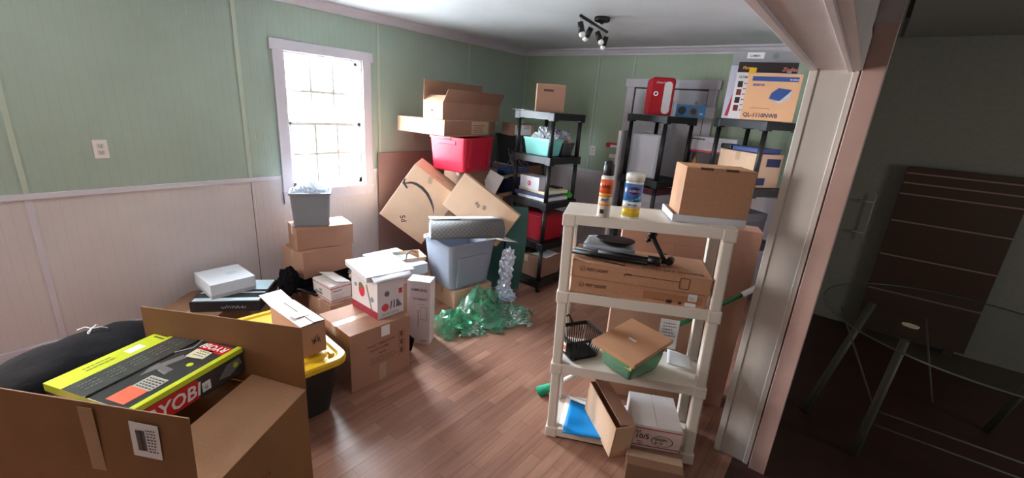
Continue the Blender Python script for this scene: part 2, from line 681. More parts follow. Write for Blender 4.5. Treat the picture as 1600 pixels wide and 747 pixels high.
def rack(label, loc, rot, w, d, levels, m, pr=0.021, plate=0.06, name='plastic_shelving', post_w=None, slots=True, foot=True):
    """moulded plastic shelving: plates with a deep skirt on four posts; levels = heights of plate tops"""
    t = thing(name, label, 'shelving unit', loc, rot)
    for z in levels:
        bm = bmesh.new()
        out = rrect(0, 0, w, d, z, 0.02, 3)
        rings = [rrect(0.012, 0.012, w - .012, d - .012, z - plate, 0.012, 3), rrect(0, 0, w, d, z - plate, 0.02, 3), out, rrect(0.004, 0.004, w - .004, d - .004, z + 0.0, 0.018, 3),
                 ]
        loft(bm, [rrect(0.014, 0.014, w - .014, d - .014, z - 0.008, 0.012, 3), rings[0], rings[1], out], True, True)
        # corner sockets, a bit proud of the skirt
        for cx in (0.03, w - 0.03):
            for cy in (0.03, d - 0.03):
                e_ = .0315 if post_w else .033
                addbox(bm, (cx - e_, cy - e_, z - plate - 0.012), (cx + e_, cy + e_, z + (.0005 if post_w else .002)), 0.006)
        if slots:
            for k in range(1, int(w / 0.06)):
                addbox(bm, (k * 0.06, 0.05, z), (k * 0.06 + 0.012, d - .05, z + 0.0015))
        obj('shelf', bm, m, t)
    for cx in (0.03, w - 0.03):
        for cy in (0.03, d - 0.03):
            bm = bmesh.new()
            lo = 0.0
            for z in sorted(levels):
                if z - plate > lo + 0.03:
                    if post_w:
                        addbox(bm, (cx - post_w / 2, cy - post_w / 2, lo), (cx + post_w / 2, cy + post_w / 2, z - plate - .008), 0.008)
                    else:
                        cyl(bm, (cx, cy, lo), (cx, cy, z - plate - .008), pr, pr * .92, 14)
                lo = z
            if min(levels) - plate <= 0.03:
                pass
            obj('post', bm, m, t)
    return t

# ------------------------------------------------------------ the room
H = 2.46
RZ = 1.045          # top of the wainscot rail
XW0, XW1 = 3.535, 3.70  # right wall
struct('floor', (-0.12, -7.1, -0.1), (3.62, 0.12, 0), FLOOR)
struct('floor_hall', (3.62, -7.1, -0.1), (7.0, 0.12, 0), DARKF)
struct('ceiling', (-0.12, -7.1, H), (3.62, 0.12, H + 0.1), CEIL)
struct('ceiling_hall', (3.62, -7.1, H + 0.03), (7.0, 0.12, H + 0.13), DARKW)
WY0, WY1, WZ0, WZ1 = -3.20, -2.49, 0.905, 2.035


def wall_left():
    bm = bmesh.new()
    for lo, hi, mi in (
            ((-0.12, -7.1, RZ), (0, WY0, H), 0), ((-0.12, WY1, RZ), (0, 0.0, H), 0), ((-0.12, WY0, WZ1), (0, WY1, H), 0),
            ((-0.12, -7.1, 0), (0, WY0, RZ), 1), ((-0.12, WY1, 0), (0, 0.0, RZ), 1), ((-0.12, WY0, 0), (0, WY1, WZ0), 1)):
        addbox(bm, lo, hi, 0, None, mi)
    o = obj('wall_left', bm, [GREEN, WAINS], kind='structure')


wall_left()
bm = bmesh.new()
addbox(bm, (-0.12, 0, RZ), (7.0, 0.12, H + .03), 0, None, 0)
addbox(bm, (-0.12, 0, 0), (XW1, 0.12, RZ), 0, None, 1)
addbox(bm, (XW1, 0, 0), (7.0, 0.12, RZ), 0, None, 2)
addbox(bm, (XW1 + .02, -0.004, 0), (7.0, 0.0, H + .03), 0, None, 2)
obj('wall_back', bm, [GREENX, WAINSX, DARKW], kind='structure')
struct('wall_front', (-0.12, -7.1, 0), (7.0, -7.0, H + .03), mat('taupe_wall', (98, 92, 86), .8, .05, 4))
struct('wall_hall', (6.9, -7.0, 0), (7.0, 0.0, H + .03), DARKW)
# right wall: solid part beyond the column, header over the wide opening
bm = bmesh.new()
addbox(bm, (XW0 + .012, -2.60, 0), (XW1, 0.0, H))
addbox(bm, (XW1, -2.60, 0), (3.775, 0.0, H + .03))
obj('wall_right', bm, [PINKW], kind='structure')
ZH = 1.98
bm = bmesh.new()
addbox(bm, (XW0 + .012, -7.0, ZH + .012), (XW1 - .005, -2.60, H))
obj('wall_right_header', bm, [PINKW], kind='structure')
# jamb board and header soffit board with edge casings
bm = bmesh.new()
addbox(bm, (XW0, -2.627, 0), (XW1 - .006, -2.60, ZH), 0.003)
addbox(bm, (XW0 - .012, -2.634, 0), (XW0 + .018, -2.56, ZH + .09), 0.003)
addbox(bm, (XW1 - .028, -2.633, 0), (XW1 - .006, -2.60, ZH), 0.003)
obj('trim_1', bm, [mat('warm_white_paint', (218, 212, 204), .45, .02, 4)], kind='structure')
bm = bmesh.new()
addbox(bm, (XW0, -7.0, ZH), (XW1 - .004, -2.60, ZH + .014), 0.002)
addbox(bm, (XW0 - .012, -7.0, ZH - .008), (XW0 + .014, -2.60, ZH + .09), 0.003)
addbox(bm, (3.655, -7.0, ZH - .012), (3.672, -2.60, ZH), 0.002)
addbox(bm, (XW1 - .03, -7.0, ZH - .006), (XW1 + .002, -2.60, ZH + .12), 0.003)
obj('trim_2', bm, [PINKW], kind='structure')
struct('trim_3', (XW1 + 0.001, -2.65, 0), (3.775, -2.601, 2.14), RAWJ, 0.003)


def crown(name, p0, p1, inward, m):
    """crown moulding from p0 to p1 along the ceiling"""
    p0, p1, n = Vector(p0), Vector(p1), Vector(inward)
    prof = [(0, -0.075), (0.012, -0.075), (0.016, -0.06), (0.03, -0.045), (0.04, -0.025), (0.058, -0.014), (0.06, 0), (0, 0)]
    bm = bmesh.new()
    loft(bm, [[p + n * a + Vector((0, 0, b)) for a, b in prof] for p in (p0, p1)])
    return obj(name, bm, m, kind='structure')


crown('trim_4', (0, -7, H), (0, 0, H), (1, 0, 0), TRIM)
crown('trim_5', (0, 0, H), (XW0 + .012, 0, H), (0, -1, 0), TRIM)
crown('trim_6', (XW0 + .012, 0, H), (XW0 + .012, -7, H), (-1, 0, 0), TRIM)
# chair rail
for n, lo, hi in (('trim_7', (0, -7, RZ - 0.035), (0.014, -3.30, RZ)), ('trim_8', (0, -2.40, RZ - .035), (0.014, 0, RZ)),
                  ('trim_9', (0.0, -0.014, RZ - .035), (1.50, 0, RZ))):
    struct(n, lo, hi, TRIM, 0.003)
struct('baseboard_left', (0, -7, 0), (0.014, 0, 0.086), TRIM, 0.003)
struct('baseboard_back', (0, -0.014, 0), (1.50, 0, 0.086), TRIM, 0.003)
struct('baseboard_right', (XW0 - .002, -2.56, 0), (XW0 + .012, 0, 0.086), TRIM, 0.003)
# battens over the panel joints
ti = 10
for y in (-5.97, -4.75, -3.53, -2.31, -1.09, -0.006):
    struct('trim_%d' % ti, (0, y - .014, RZ), (0.007, y + .014, H - .075), BATTG, 0.002)
    ti += 1
    if y < -4:
        struct('trim_%d' % ti, (0, y - .016, 0.086), (0.007, y + .016, RZ - .035), TRIM, 0.002)
        ti += 1
for x in (0.008, 1.094, 1.542, 2.76):
    z0 = RZ if x < 1.4 else 2.16
    struct('trim_%d' % ti, (x - .014, -0.007, z0), (x + .014, 0, H - .075), BATTG, 0.002)
    ti += 1
# dark joint on the wainscot below the window's left side
struct('trim_%d' % ti, (0, -3.532, 0.086), (0.0015, -3.526, RZ - .04), mat('joint_shadow_gap', (120, 100, 95), .8))

# ---- window in the left wall
win = thing('window_1', '', '', (0, 0, 0))
for k in ('label', 'category'):
    del win[k]
win['kind'] = 'structure'
bm = bmesh.new()
addbox(bm, (0.0, -3.285, 0.80), (0.02, WY0, WZ1), 0.002)
addbox(bm, (0.0, WY1, 0.80), (0.02, -2.405, WZ1), 0.002)
addbox(bm, (0.0, -3.305, WZ1), (0.026, -2.385, 2.12 - .005), 0.002)
addbox(bm, (0.0, -3.285, 0.80), (0.018, -2.405, WZ0 - .03), 0.002)
addbox(bm, (-0.01, -3.29, WZ0 - .03), (0.028, -2.40, WZ0), 0.003)
obj('window_casing', bm, TRIM, win)
bm = bmesh.new()
addbox(bm, (-0.12, WY0, WZ0), (0, WY0 + .012, WZ1))
addbox(bm, (-0.12, WY1 - .012, WZ0), (0, WY1, WZ1))
addbox(bm, (-0.12, WY0, WZ1 - .012), (0, WY1, WZ1))
addbox(bm, (-0.12, WY0, WZ0), (0, WY1, WZ0 + .012))
obj('window_frame', bm, TRIM, win)
SASH = mat('sash_cream', (214, 214, 206), 0.4)


def sash(x, z0, z1, bot):
    a, b = WY0 + .014, WY1 - .014
    bm = bmesh.new()
    s = 0.03
    addbox(bm, (x - .014, a, z0), (x + .014, a + s, z1), 0.002)
    addbox(bm, (x - .014, b - s, z0), (x + .014, b, z1), 0.002)
    addbox(bm, (x - .014, a, z1 - .03), (x + .014, b, z1), 0.002)
    addbox(bm, (x - .014, a, z0), (x + .014, b, z0 + bot), 0.002)
    o = obj('window_sash', bm, SASH, win)
    bm = bmesh.new()
    for k in (1, 2):
        y = a + s + (b - a - 2 * s) * k / 3
        addbox(bm, (x - .010, y - .0125, z0 + bot), (x + .010, y + .0125, z1 - .03))
    zm = (z0 + bot + z1 - .03) / 2
    addbox(bm, (x - .0095, a + s, zm - .0125), (x + .0095, b - s, zm + .0125))
    obj('muntin_grid', bm, SASH, o)
    bm = bmesh.new()
    addbox(bm, (x - .002, a + s - .003, z0 + bot - .003), (x + .002, b - s + .003, z1 - .027))
    obj('window_pane', bm, GLASS, o)


sash(-0.075, 1.455, 2.018, 0.03)
sash(-0.04, 0.92, 1.485, 0.045)
# added frames round the two fill lamps, on solid walls out of view
for nm, pts in (('side_fill_frame', (((0.0, -6.13, .85), (0.02, -6.05, 2.15)), ((0.0, -5.15, .85), (0.02, -5.07, 2.15)), ((0.0, -6.13, 2.075), (0.02, -5.07, 2.15)), ((0.0, -6.13, .85), (0.02, -5.07, .925)))),
                ('hall_fill_frame', (((6.88, -2.68, 1.0), (6.9, -2.60, 2.2)), ((6.88, -1.80, 1.0), (6.9, -1.72, 2.2)), ((6.88, -2.68, 2.1), (6.9, -1.72, 2.2)), ((6.88, -2.68, 1.0), (6.9, -1.72, 1.1))))):
    wf = thing(nm, '', '', (0, 0, 0))
    for k in ('label', 'category'):
        del wf[k]
    wf['kind'] = 'structure'
    bm = bmesh.new()
    for lo, hi in pts:
        addbox(bm, lo, hi, .003)
    obj('window_casing', bm, TRIM, wf)  # boards of the added frame, no opening behind

# ---- door in the back wall
dr = thing('door_1', '', '', (0, 0, 0))
for k in ('label', 'category'):
    del dr[k]
dr['kind'] = 'structure'
DOORC = mat('door_grey_white', (206, 206, 212), 0.4)
bm = bmesh.new()
addbox(bm, (1.50, -0.022, 0), (1.59, 0, 2.045), .003)
addbox(bm, (2.40, -0.022, 0), (2.49, 0, 2.045), .003)
addbox(bm, (1.48, -0.028, 2.045), (2.51, 0, 2.135), .003)
obj('door_casing', bm, TRIM, dr)
box('door_shadow_reveal', (1.59, -0.004, 0), (2.40, 0, 2.045), mat('door_gap', (70, 66, 66), .8), dr, 0)
bm = bmesh.new()
addbox(bm, (1.605, -0.012, 0.01), (2.392, -.004, 2.03), .002)
for x0, x1, z0, z1 in ((1.70, 1.96, 1.62, 1.92), (2.04, 2.30, 1.62, 1.92), (1.70, 1.96, .95, 1.52), (2.04, 2.30, .95, 1.52), (1.70, 1.96, .22, .82), (2.04, 2.30, .22, .82)):
    for lo, hi in (((x0, -.018, z0), (x1, -.012, z0 + .018)), ((x0, -.018, z1 - .018), (x1, -.012, z1)), ((x0, -.018, z0), (x0 + .018, -.012, z1)), ((x1 - .018, -.018, z0), (x1, -.012, z1))):
        addbox(bm, lo, hi, .002)
obj('door_leaf', bm, DOORC, dr)
# ---- outside: lawn, hedge and sky seen through the glass
struct('ground_outside', (-16, -16, -0.9), (-0.13, 14, -0.8), mat('lawn', (146, 150, 146), .9, .1, 3))
for i, (x, y, z, s) in enumerate(((-5.2, -2.6, 0.2, .8), (-8.4, 1.0, .6, 1.1), (-4.6, 0.9, .0, .7))):
    bm = bmesh.new()
    crumple(bm, (x, y, z), (s, s, s * 1.1), i + 3, 4, .5, 9)
    o = obj('garden_bush', bm, mat('bush_leaves', (196, 210, 176), .8, .12, 6))
    tag(o, ('pale green bush seen through the lower window panes', 'tall green bush farther off behind the window panes', 'low green bush at the right of the view outside the window')[i], 'bush')


def outlet(name, label, loc, rot, col=(228, 220, 214)):
    t = thing(name, label, 'outlet', loc, rot)
    # local frame: x right, z up, y into the wall
    box('cover_plate', (-.036, -.006, -.058), (.036, 0, .058), mat('outlet_plate', col, .4), t, .002)
    for s in (-1, 1):
        bm = bmesh.new()
        addbox(bm, (-.017, -.009, s * .02 - .015), (.017, -.006, s * .02 + .015), .002)
        so = obj('socket', bm, mat('outlet_socket', (206, 200, 196), .4), t)
        bm = bmesh.new()
        addbox(bm, (-.008, -.0096, s * .02 - .004), (-.005, -.009, s * .02 + .008))
        addbox(bm, (.005, -.0096, s * .02 - .004), (.008, -.009, s * .02 + .008))
        cyl(bm, (0, -.009, s * .02 - .009), (0, -.0096, s * .02 - .009), .003)
        obj('slots', bm, INK, so)
    return t


outlet('wall_outlet', 'white double wall outlet on the green panelling left of the window', (0, -4.385, 1.295), 90)
outlet('wall_outlet', 'white wall outlet on the back wall right of the near black shelving', (1.146, 0, 1.283), 0, (190, 196, 190))

# ---- ceiling spot bar
t = thing('ceiling_spotlight', 'black four-spot ceiling light bar with silver bulbs hanging below the ceiling', 'ceiling light', (1.93, -1.58, H))
bm = bmesh.new()
lathe(bm, [(0.058, 0), (0.062, -.01), (0.06, -.03), (0.05, -.034)], 28)
obj('canopy', bm, BLACKP, t)
bx = Vector((-0.10, -0.26, -0.055))
bdir = Vector((0.11, 0.29, 0)) * 1.0
A_, B_ = Vector((0.0, -0.33, -.05)), Vector((-0.12, 0.33, -.05))
bm = bmesh.new()
cyl(bm, A_, B_, .011)
cyl(bm, (0, 0, -.03), (0, 0, -.05), .014)
obj('bar', bm, BLACKP, t)
for q, (tx, ty) in zip((0.02, 0.36, 0.64, 0.98), ((.25, .35), (-.55, .1), (.55, .1), (-.3, .3))):
    p = A_.lerp(B_, q)
    hd = thing('x', '', '')
    bpy.data.objects.remove(hd)
    j = p + Vector((0, 0, -.05))
    dirv = Vector((tx, ty * .3, -1)).normalized()
    bm = bmesh.new()
    cyl(bm, p, j, .004, None, 8)
    st = obj('stem', bm, STEEL, t)
    bm = bmesh.new()
    cyl(bm, j - dirv * .012, j + dirv * .062, .021, .024)
    h = obj('spot_head', bm, BLACKP, t)
    bm = bmesh.new()
    c = j + dirv * .075
    Mx = Matrix.Translation(c) @ dirv.to_track_quat('Z', 'Y').to_matrix().to_4x4()
    lathe(bm, [(.004, -.02), (.018, -.015), (.024, 0), (.021, .016), (.008, .024)], 16, Mx)
    obj('bulb', bm, mat('bulb_glass', (236, 238, 238), .15, spec=.8), h)

# ------------------------------------------------------------ foreground carton with the tool box
w, d, h = 0.743, 0.561, 0.5
t = thing('cardboard_box', 'large open brown shipping carton in the near left corner holding a tool box', 'box', (1.801, -5.067, 0), 31.4)
bm = bmesh.new()
open_body(bm, w, d, h, .005)
SHC = mat('shaded_cardboard', (134, 94, 56), .8, .08, 5, .15, 80)  # darkened cardboard: the carton's shade is put into its colour
obj('body', bm, SHC, t)
fl = flap(t, 'front', w, d, h, .302, 88, SHC, .005)
flap(t, 'back', w, d, h, .302, 90, SHC, .005)
flap(t, 'right', w, d, h, .25, 9, CBIN, .005)
flap(t, 'left', w, d, h, .22, 215, SHC, .005)
FF = face('front', w, d, h + .302) @ Matrix.Translation((0, 0, .002))
patch(t, FF, .545, h + .14, .64, h + .265, PAPER, 'shipping_label', .0012, rot=-2)
lb = FF @ Matrix.Translation((0, 0, .0015))
barcode(t, lb, .565, h + .165, .03, .075, off=.0006)
lines(t, lb, .60, h + .24, .03, 8, .011, INK, .004)
patch(t, FF, .38, h + .0, .43, h + .29, mat('dull_tape', (150, 116, 84), .3), 'packing_tape', .001)
scribble(t, face('right', w, d, h), .20, .30, .1, .05, INKR, n=12, r=.0012)

# black garment bag lying between the carton and the wall
bm = bmesh.new()
P0, P1 = Vector((1.42, -5.30, .46)), Vector((0.86, -4.37, .375))
rings = []
n = 30
for i in range(n + 1):
    q = i / n
    c = P0.lerp(P1, q)
    dv = (P1 - P0).normalized()
    sd = Vector((-dv.y, dv.x, 0)).normalized()
    f = min(1, (0.25 + 3.2 * q)) * min(1, .3 + 3.5 * (1 - q)) 
    ring = []
    for k in range(28):
        a = 2 * math.pi * k / 28
        rad = 1 + .16 * noise.noise(Vector((q * 7, math.cos(a) * 1.6, math.sin(a) * 1.6))) + .05 * noise.noise(Vector((q * 22, math.cos(a) * 4, math.sin(a) * 4)))
        ring.append(c + sd * (.21 * f * rad * math.cos(a)) + Vector((0, 0, .115 * f * rad * math.sin(a))))
    rings.append(ring)
t = thing('garment_bag', 'bulky black fabric bag with white drawstring between the big open carton and the wall', 'bag', (1.1, -4.8, .25))
Ti = Matrix.Translation((-1.1, 4.8, -.25))
loft(bm, rings, True, True, True)
bmesh.ops.transform(bm, matrix=Ti, verts=bm.verts[:])
obj('body', bm, BLACKF, t)
bm = bmesh.new()
K = Vector((0.98, -4.70, .515)) + Vector((-1.1, 4.8, -.25))
tube(bm, [K + Vector(p) for p in ((-.03, -.05, .01), (-.02, -.02, .02), (0, 0, .012), (.02, .03, .018), (.01, .055, .0))], .0025, 6)
tube(bm, [K + Vector(p) for p in ((.05, -.03, -.012), (.025, -.01, .012), (0, 0, .014), (-.02, .02, .018), (-.05, .03, .0))], .0025, 6)
tube(bm, [K + Vector(p) for p in ((0, 0, .014), (.03, -.02, .012), (.06, -.02, -.02), (.09, -.03, -.055))], .0025, 6)
obj('drawstring', bm, PAPER, t)
carton('plain brown carton under the black fabric bag at the left wall', (0.62, -5.15, 0), 0, .62, .80, .24, CBD, group=None)

# tool box in the carton
w, d, h = .44, .42, .114
t = thing('tool_box', 'lime green and black tool box with red brand lettering in the big open carton', 'box', (2.079, -4.758, .560), (0, 0, 112.2))
LIME = mat('lime_print', (196, 214, 50), .25, coat=.3)
DKPR = mat('dark_grey_print', (52, 54, 56), .22, .15, 12, coat=.4)
box('body', (0, 0, 0), (w, d, h), DKPR, t, .003)
T = face('top', w, d, h)
REDPR = mat('red_print', (196, 36, 44), .25, coat=.3)
patch(t, T, 0, d * .78, w, d, LIME, 'lime_band', .0008)
patch(t, T, 0, 0, w, .022, LIME, 'lime_band', .0008)
patch(t, T, 0, d * .50, w, d * .78, mat('charcoal_print', (64, 68, 66), .2, .12, 20, coat=.4), 'dark_band', .0008)
box('lid_fold', (0, d * .485, h), (w, d * .50, h + .005), DKPR, t, .001)
Ff = face('front', w, d, h)
patch(t, Ff, 0, h - .02, w, h, LIME, 'lime_band', .001)
patch(t, Ff, .03, .006, .235, h - .024, REDPR, 'logo_field', .0012)
text(t, Ff, .038, .02, 'RYOBI', .078, PAPER, off=.0016, sx=.92, name='brand_lettering', shear=.15)
patch(t, Ff, .25, .02, .285, .06, PAPER, 'label_sticker', .001)
text(t, Ff, .258, .03, 'G', .02, INK, off=.0014)
shape(t, Ff, [(.32, .03), (.37, .02), (.43, .05), (.42, .08), (.36, .075)], mat('mid_grey_print', (110, 112, 112), .3), 'printed_tool', .001)
bm = bmesh.new()
prism(bm, disc_pts(.40, .055, .012), .0014, Ff)
obj('printed_dial', bm, LIME, t)
patch(t, face('left', w, d, h), 0, h - .03, d, h, LIME, 'lime_band')
patch(t, T, .02, .055, .10, .14, mat('orange_label', (240, 100, 70), .35), 'orange_sticker', .001)
patch(t, T, .10, .05, .17, .135, mat('grey_label', (170, 170, 160), .35), 'grey_sticker', .001)
Tr = T @ Matrix.Rotation(R(90), 4, 'Z')
for q in range(5):
    lines(t, Tr, .055, -.112 - .012 * q, .075, 1, .01, INK, .006, .0012)
shape(t, T, [(.19, .10), (.21, .19), (.235, .19), (.225, .10)], mat('mid_grey_print', (110, 112, 112), .3), 'printed_tool', .001)
shape(t, T, [(.15, .17), (.30, .13), (.31, .16), (.20, .19)], mat('mid_grey_print', (110, 112, 112), .3), 'printed_tool', .0012)
bm = bmesh.new()
prism(bm, disc_pts(.27, .075, .012), .0014, T)
obj('printed_dial', bm, LIME, t)
patch(t, T, .31, .07, .37, .15, mat('yellow_white_label', (214, 214, 180), .35), 'address_sticker', .001, rot=8)
for q in range(3):
    lines(t, Tr, .08, -.33 - .014 * q, .06, 1, .01, INK, .004, .0014)
patch(t, T, w - .075, .022, w - .02, .15, REDPR, 'logo_field', .001)
text(t, T, w - .03, .03, 'RYOBI', .045, PAPER, rot=90, off=.0014, name='brand_lettering', shear=.15)
patch(t, T, w - .20, d * .84, w - .14, d * .93, PAPER, 'address_sticker', .001)
for q in range(3):
    lines(t, Tr, d * .82, -w + .03 + .02 * q, .07, 1, .01, INK, .008, .0014)
lines(t, T, .10, d * .92, .10, 2, .02, mat('olive_ink', (120, 130, 30), .4), .008, .0012)
for q in range(5):
    lines(t, T, .03 + .08 * q, d * .70, .06, 3, .02, mat('mid_grey_print', (110, 112, 112), .3), .004, .001)
tube(bm := bmesh.new(), [(.30, .21, h + .003), (.36, .17, h + .004), (.42, .19, h + .003), (.46, .12, h + .003)], .002, 5)
obj('plastic_strap', bm, clear_plastic('thin_clear_plastic', (225, 232, 240), .75, .12), t)

# ------------------------------------------------------------ left wall group
t = carton('shallow brown carton under the black-edged box by the left wall', (0.55, -4.05, 0), 130, .40, .42, .198, CBD)
# dark box with pale blue lid
w, d, h = .40, .45, .08
t = thing('flat_box', 'flat black-sided box with a pale blue lid under the small white box', 'box', (0.661, -3.803, .2), 140.2)
box('body', (0, 0, 0), (w, d, h - .004), mat('black_card', (34, 36, 40), .3, coat=.3), t, .003)
box('lid_top', (.012, .012, h - .004), (w - .012, d - .012, h), mat('pale_blue_card', (198, 222, 232), .35), t, .001)
T = face('top', w, d, h)
patch(t, T, .06, .0, .14, d, mat('black_band', (38, 38, 42), .25), 'dark_band', .001)
patch(t, T, .16, .0, .20, d, mat('black_band', (38, 38, 42), .25), 'dark_band', .001)
scribble(t, face('left', w, d, h), .20, .02, .16, .03, PAPER, 'script_lettering', 30, .001)
w, d, h = .29, .325, .108
t = thing('white_box', 'plain white lidded box resting on the flat black box by the left wall', 'box', (0.44, -4.027, .2805), 89.8)
box('body', (0, 0, 0), (w, d, h * .6), mat('grey_card', (176, 178, 182), .5), t, .002)
box('lid', (-.002, -.002, h * .25), (w + .002, d + .002, h), mat('pale_blue_white_card', (214, 222, 230), .45), t, .002)
lines(t, face('top', w, d, h), w * .55, d * .55, .07, 3, .02, mat('grey_print', (120, 122, 126), .5), .004)

# yellow lidded black tote with an opened carton
t = thing('storage_tote', 'black storage tote with a bright yellow lid beside the taped brown box', 'storage tote', (1.43, -4.05, 0), -4.0)
BLK2 = mat('tote_black', (30, 34, 34), .4)
tub(t, .74, .46, .36, BLK2, .84, .05, .01)
lid(t, .76, .48, .362, YEL, .02, .045, .05)
for sx in (-1, 1):
    for sy in (-1, 1):
        box('lid_rib', (sx * .33 - .02, sy * .19 - .012, .366), (sx * .33 + .02, sy * .19 + .012, .386), YEL, t, .004)
box('latch', (.385, -.05, .31), (.40, .05, .37), BLK2, t, .004)

w, d, h = .13, .34, .178
t = thing('cardboard_box', 'small brown carton with its white-faced flaps half open standing on the yellow lid', 'box', (1.745, -4.022, .394), 90.4)
bm = bmesh.new()
open_body(bm, w, d, h - .002)
obj('body', bm, CBR, t)
WTF = mat('dusty_white_card', (190, 182, 178), .6, .05, 9)
flap(t, 'left', w, d, h, w * .52, 3, WTF)
flap(t, 'right', w, d, h, w * .46, 6, WTF)
flap(t, 'back', w, d, h, .15, 172, WTF)
scribble(t, face('front', w, d, h), .05, .06, .05, .06, INKB, 'handwriting', 14)
patch(t, face('top', w, d, h + .012), .02, .10, .10, .16, SILVER, 'tape_piece', .001)

# ------------------------------------------------------------ window-side stack
carton('low brown carton on the floor under the black bag beside the window stack', (0.62, -3.40, 0), 90, .46, .42, .17, CBD)
t = thing('duffel_bag', 'crumpled black nylon bag squashed under the window-side stack of cartons', 'bag', (0.43, -3.22, .17))
bm = bmesh.new()
crumple(bm, (0.0, -.03, .066), (.26, .24, .075), 5, 5, .35, 7, flat=0.0)
crumple(bm, (.08, -.31, .13), (.09, .075, .12), 15, 4, .22, 3.5, flat=0.0)
obj('body', bm, BLACKF, t)
bm = bmesh.new()
tube(bm, [(.10, -.26, .03), (.14, -.29, .08), (.20, -.28, .10), (.25, -.22, .06), (.26, -.16, .02)], .009, 8)
tube(bm, [(-.08, -.24, .05), (-.02, -.30, .10), (.06, -.29, .11), (.12, -.25, .05)], .008, 8)
obj('strap', bm, BLACKP, t)
t = carton('plain brown carton at the bottom of the window-side stack, above the black bag', (.555, -3.422, .302), 92.5, .443, .313, .218, CBR)
t = carton('brown carton turned askew, middle of the window-side stack below the grey bin', (.478, -3.421, .5225), 78, .443, .27, .176, CBR, tapem=mat('pale_tape', (214, 206, 202), .3))
# grey bin with plastic bags
t = thing('plastic_bin', 'grey plastic bin with silvery plastic bags spilling out atop the window-side stack', 'bin', (0.375, -3.235, .7005), 60)
tub(t, .29, .235, .275, GREYB, .90, .02, .008)
for i, (x, y, z, s) in enumerate(((-.07, -.02, .25, .07), (.03, -.03, .27, .075), (.08, .03, .25, .06), (-.02, .04, .28, .07))):
    bm = bmesh.new()
    crumple(bm, (x, y, z), (s * .8, s * .7, s), i + 11, 4, .55, 10)
    obj('plastic_bag', bm, clear_plastic('thin_clear_plastic', (225, 232, 240), .75, .12), t)

# USPS carton
carton('low brown carton carrying the small red-striped mailing box', (0.93, -3.42, 0), 90, .22, .34, .198, CBR)
w, d, h = .17, .27, .135
t = carton('small white mailing box with red stripe and blue print behind the taped brown box', (0.89, -3.39, .20), 89.6, w, d, h, mat('white_mailer', (214, 208, 206), .55, .05, 9), tape=False, name='mailing_box')
F1, F2 = face('front', w, d, h), face('left', w, d, h)
for F_, L in ((F1, w), (F2, d)):
    patch(t, F_, 0, h - .022, L, h - .016, INKR, 'red_stripe')
    patch(t, F_, 0, .012, L, .018, INKR, 'red_stripe')
text(t, F1, .02, h - .05, 'PRIORITY', .018, INKBL)
lines(t, F1, .02, .055, .09, 3, .015, mat('grey_print', (120, 122, 126), .5), .003)
text(t, F2, .10, .06, 'NO', .026, INK, rot=3)
text(t, F2, .04, .028, 'FRAGILE', .028, INK, rot=3)
fl = flap(t, 'right', w, d, h, .12, 14, mat('white_mailer', (214, 208, 206), .55), .003)

# big taped brown box with toy box
w, d, h = .421, .381, .386
t = carton('large taped brown box with black handling symbols carrying the toy vacuum box', (1.702, -3.728, 0), 87.2, w, d, h, CBR, tapem=mat('glossy_tape', (196, 172, 150), .12, .1, 30, .25, 20, spec=.9))
F1 = face('front', w, d, h)
patch(t, F1, .19, 0, .24, .12, TAPE, 'packing_tape', .0008)
patch(t, F1, .21, h - .08, .27, h - .008, PAPER, 'label_sticker')
text(t, F1, .11, .255, 'WALK VIBRATION', .024, INKB, rot=2)
text(t, F1, .13, .225, 'PLATE HOME', .022, INKB, rot=2)
text(t, F1, .19, .195, 'MODEL', .016, INKB, rot=2)
lines(t, F1, .13, .17, .2, 3, .016, INKB, .003)
for k in range(3):
    bm = bmesh.new()
    z0 = .13 + k * .06
    for lo, hi in (((.335, z0), (.337, z0 + .05)), ((.378, z0), (.38, z0 + .05)), ((.335, z0), (.38, z0 + .002)), ((.335, z0 + .048), (.38, z0 + .05))):
        addbox(bm, (lo[0], lo[1], .0008), (hi[0], hi[1], .0011), 0, F1)
    prism(bm, [(.343, z0 + .012), (.372, z0 + .012), (.362, z0 + .028), (.372, z0 + .042), (.343, z0 + .042), (.352, z0 + .028)], .0011, F1)
    obj('handling_symbol', bm, INKB, t)
w, d, h = .197, .295, .246
t = thing('toy_box', 'white toy box printed with a red toy vacuum and tools under a loose white lid', 'box', (1.645, -3.495, .388), 88.9)
WB = mat('toy_white_card', (208, 204, 210), .35, .02, 9)
box('body', (0, 0, 0), (w, d, h), WB, t, .002)
F1, F2 = face('front', w, d, h), face('left', w, d, h)
patch(t, F2, 0, .0, d, .05, mat('crimson_print', (150, 40, 60), .4), 'red_band')
bm = bmesh.new()
prism(bm, disc_pts(.12, .15, .045, 20, .75), .001, F2)
obj('printed_vacuum', bm, mat('pinkred_print', (200, 50, 70), .4), t)
bm = bmesh.new()
prism(bm, disc_pts(.11, .18, .022), .0014, F2)
prism(bm, [(.17, .205), (.18, .205), (.235, .05), (.222, .05)], .0012, F2)
obj('printed_hose', bm, mat('olive_print', (110, 110, 70), .4), t)
bm = bmesh.new()
for q in ((.05, .17, .014), (.235, .12, .018)):
    prism(bm, disc_pts(*q), .0012, F2)
obj('printed_wheel', bm, mat('blue_grey_print', (110, 140, 170), .4), t)
bm = bmesh.new()
prism(bm, disc_pts(.055, .07, .026, 20), .001, F1)
obj('printed_vacuum', bm, mat('pinkred_print', (200, 50, 70), .4), t)
bm = bmesh.new()
prism(bm, [(.09, .05), (.10, .05), (.108, .10), (.10, .105)], .001, F1)
prism(bm, [(.115, .05), (.125, .05), (.13, .10), (.12, .11)], .001, F1)
prism(bm, [(.135, .05), (.185, .05), (.145, .11)], .001, F1)
prism(bm, disc_pts(.07, .16, .018), .001, F1)
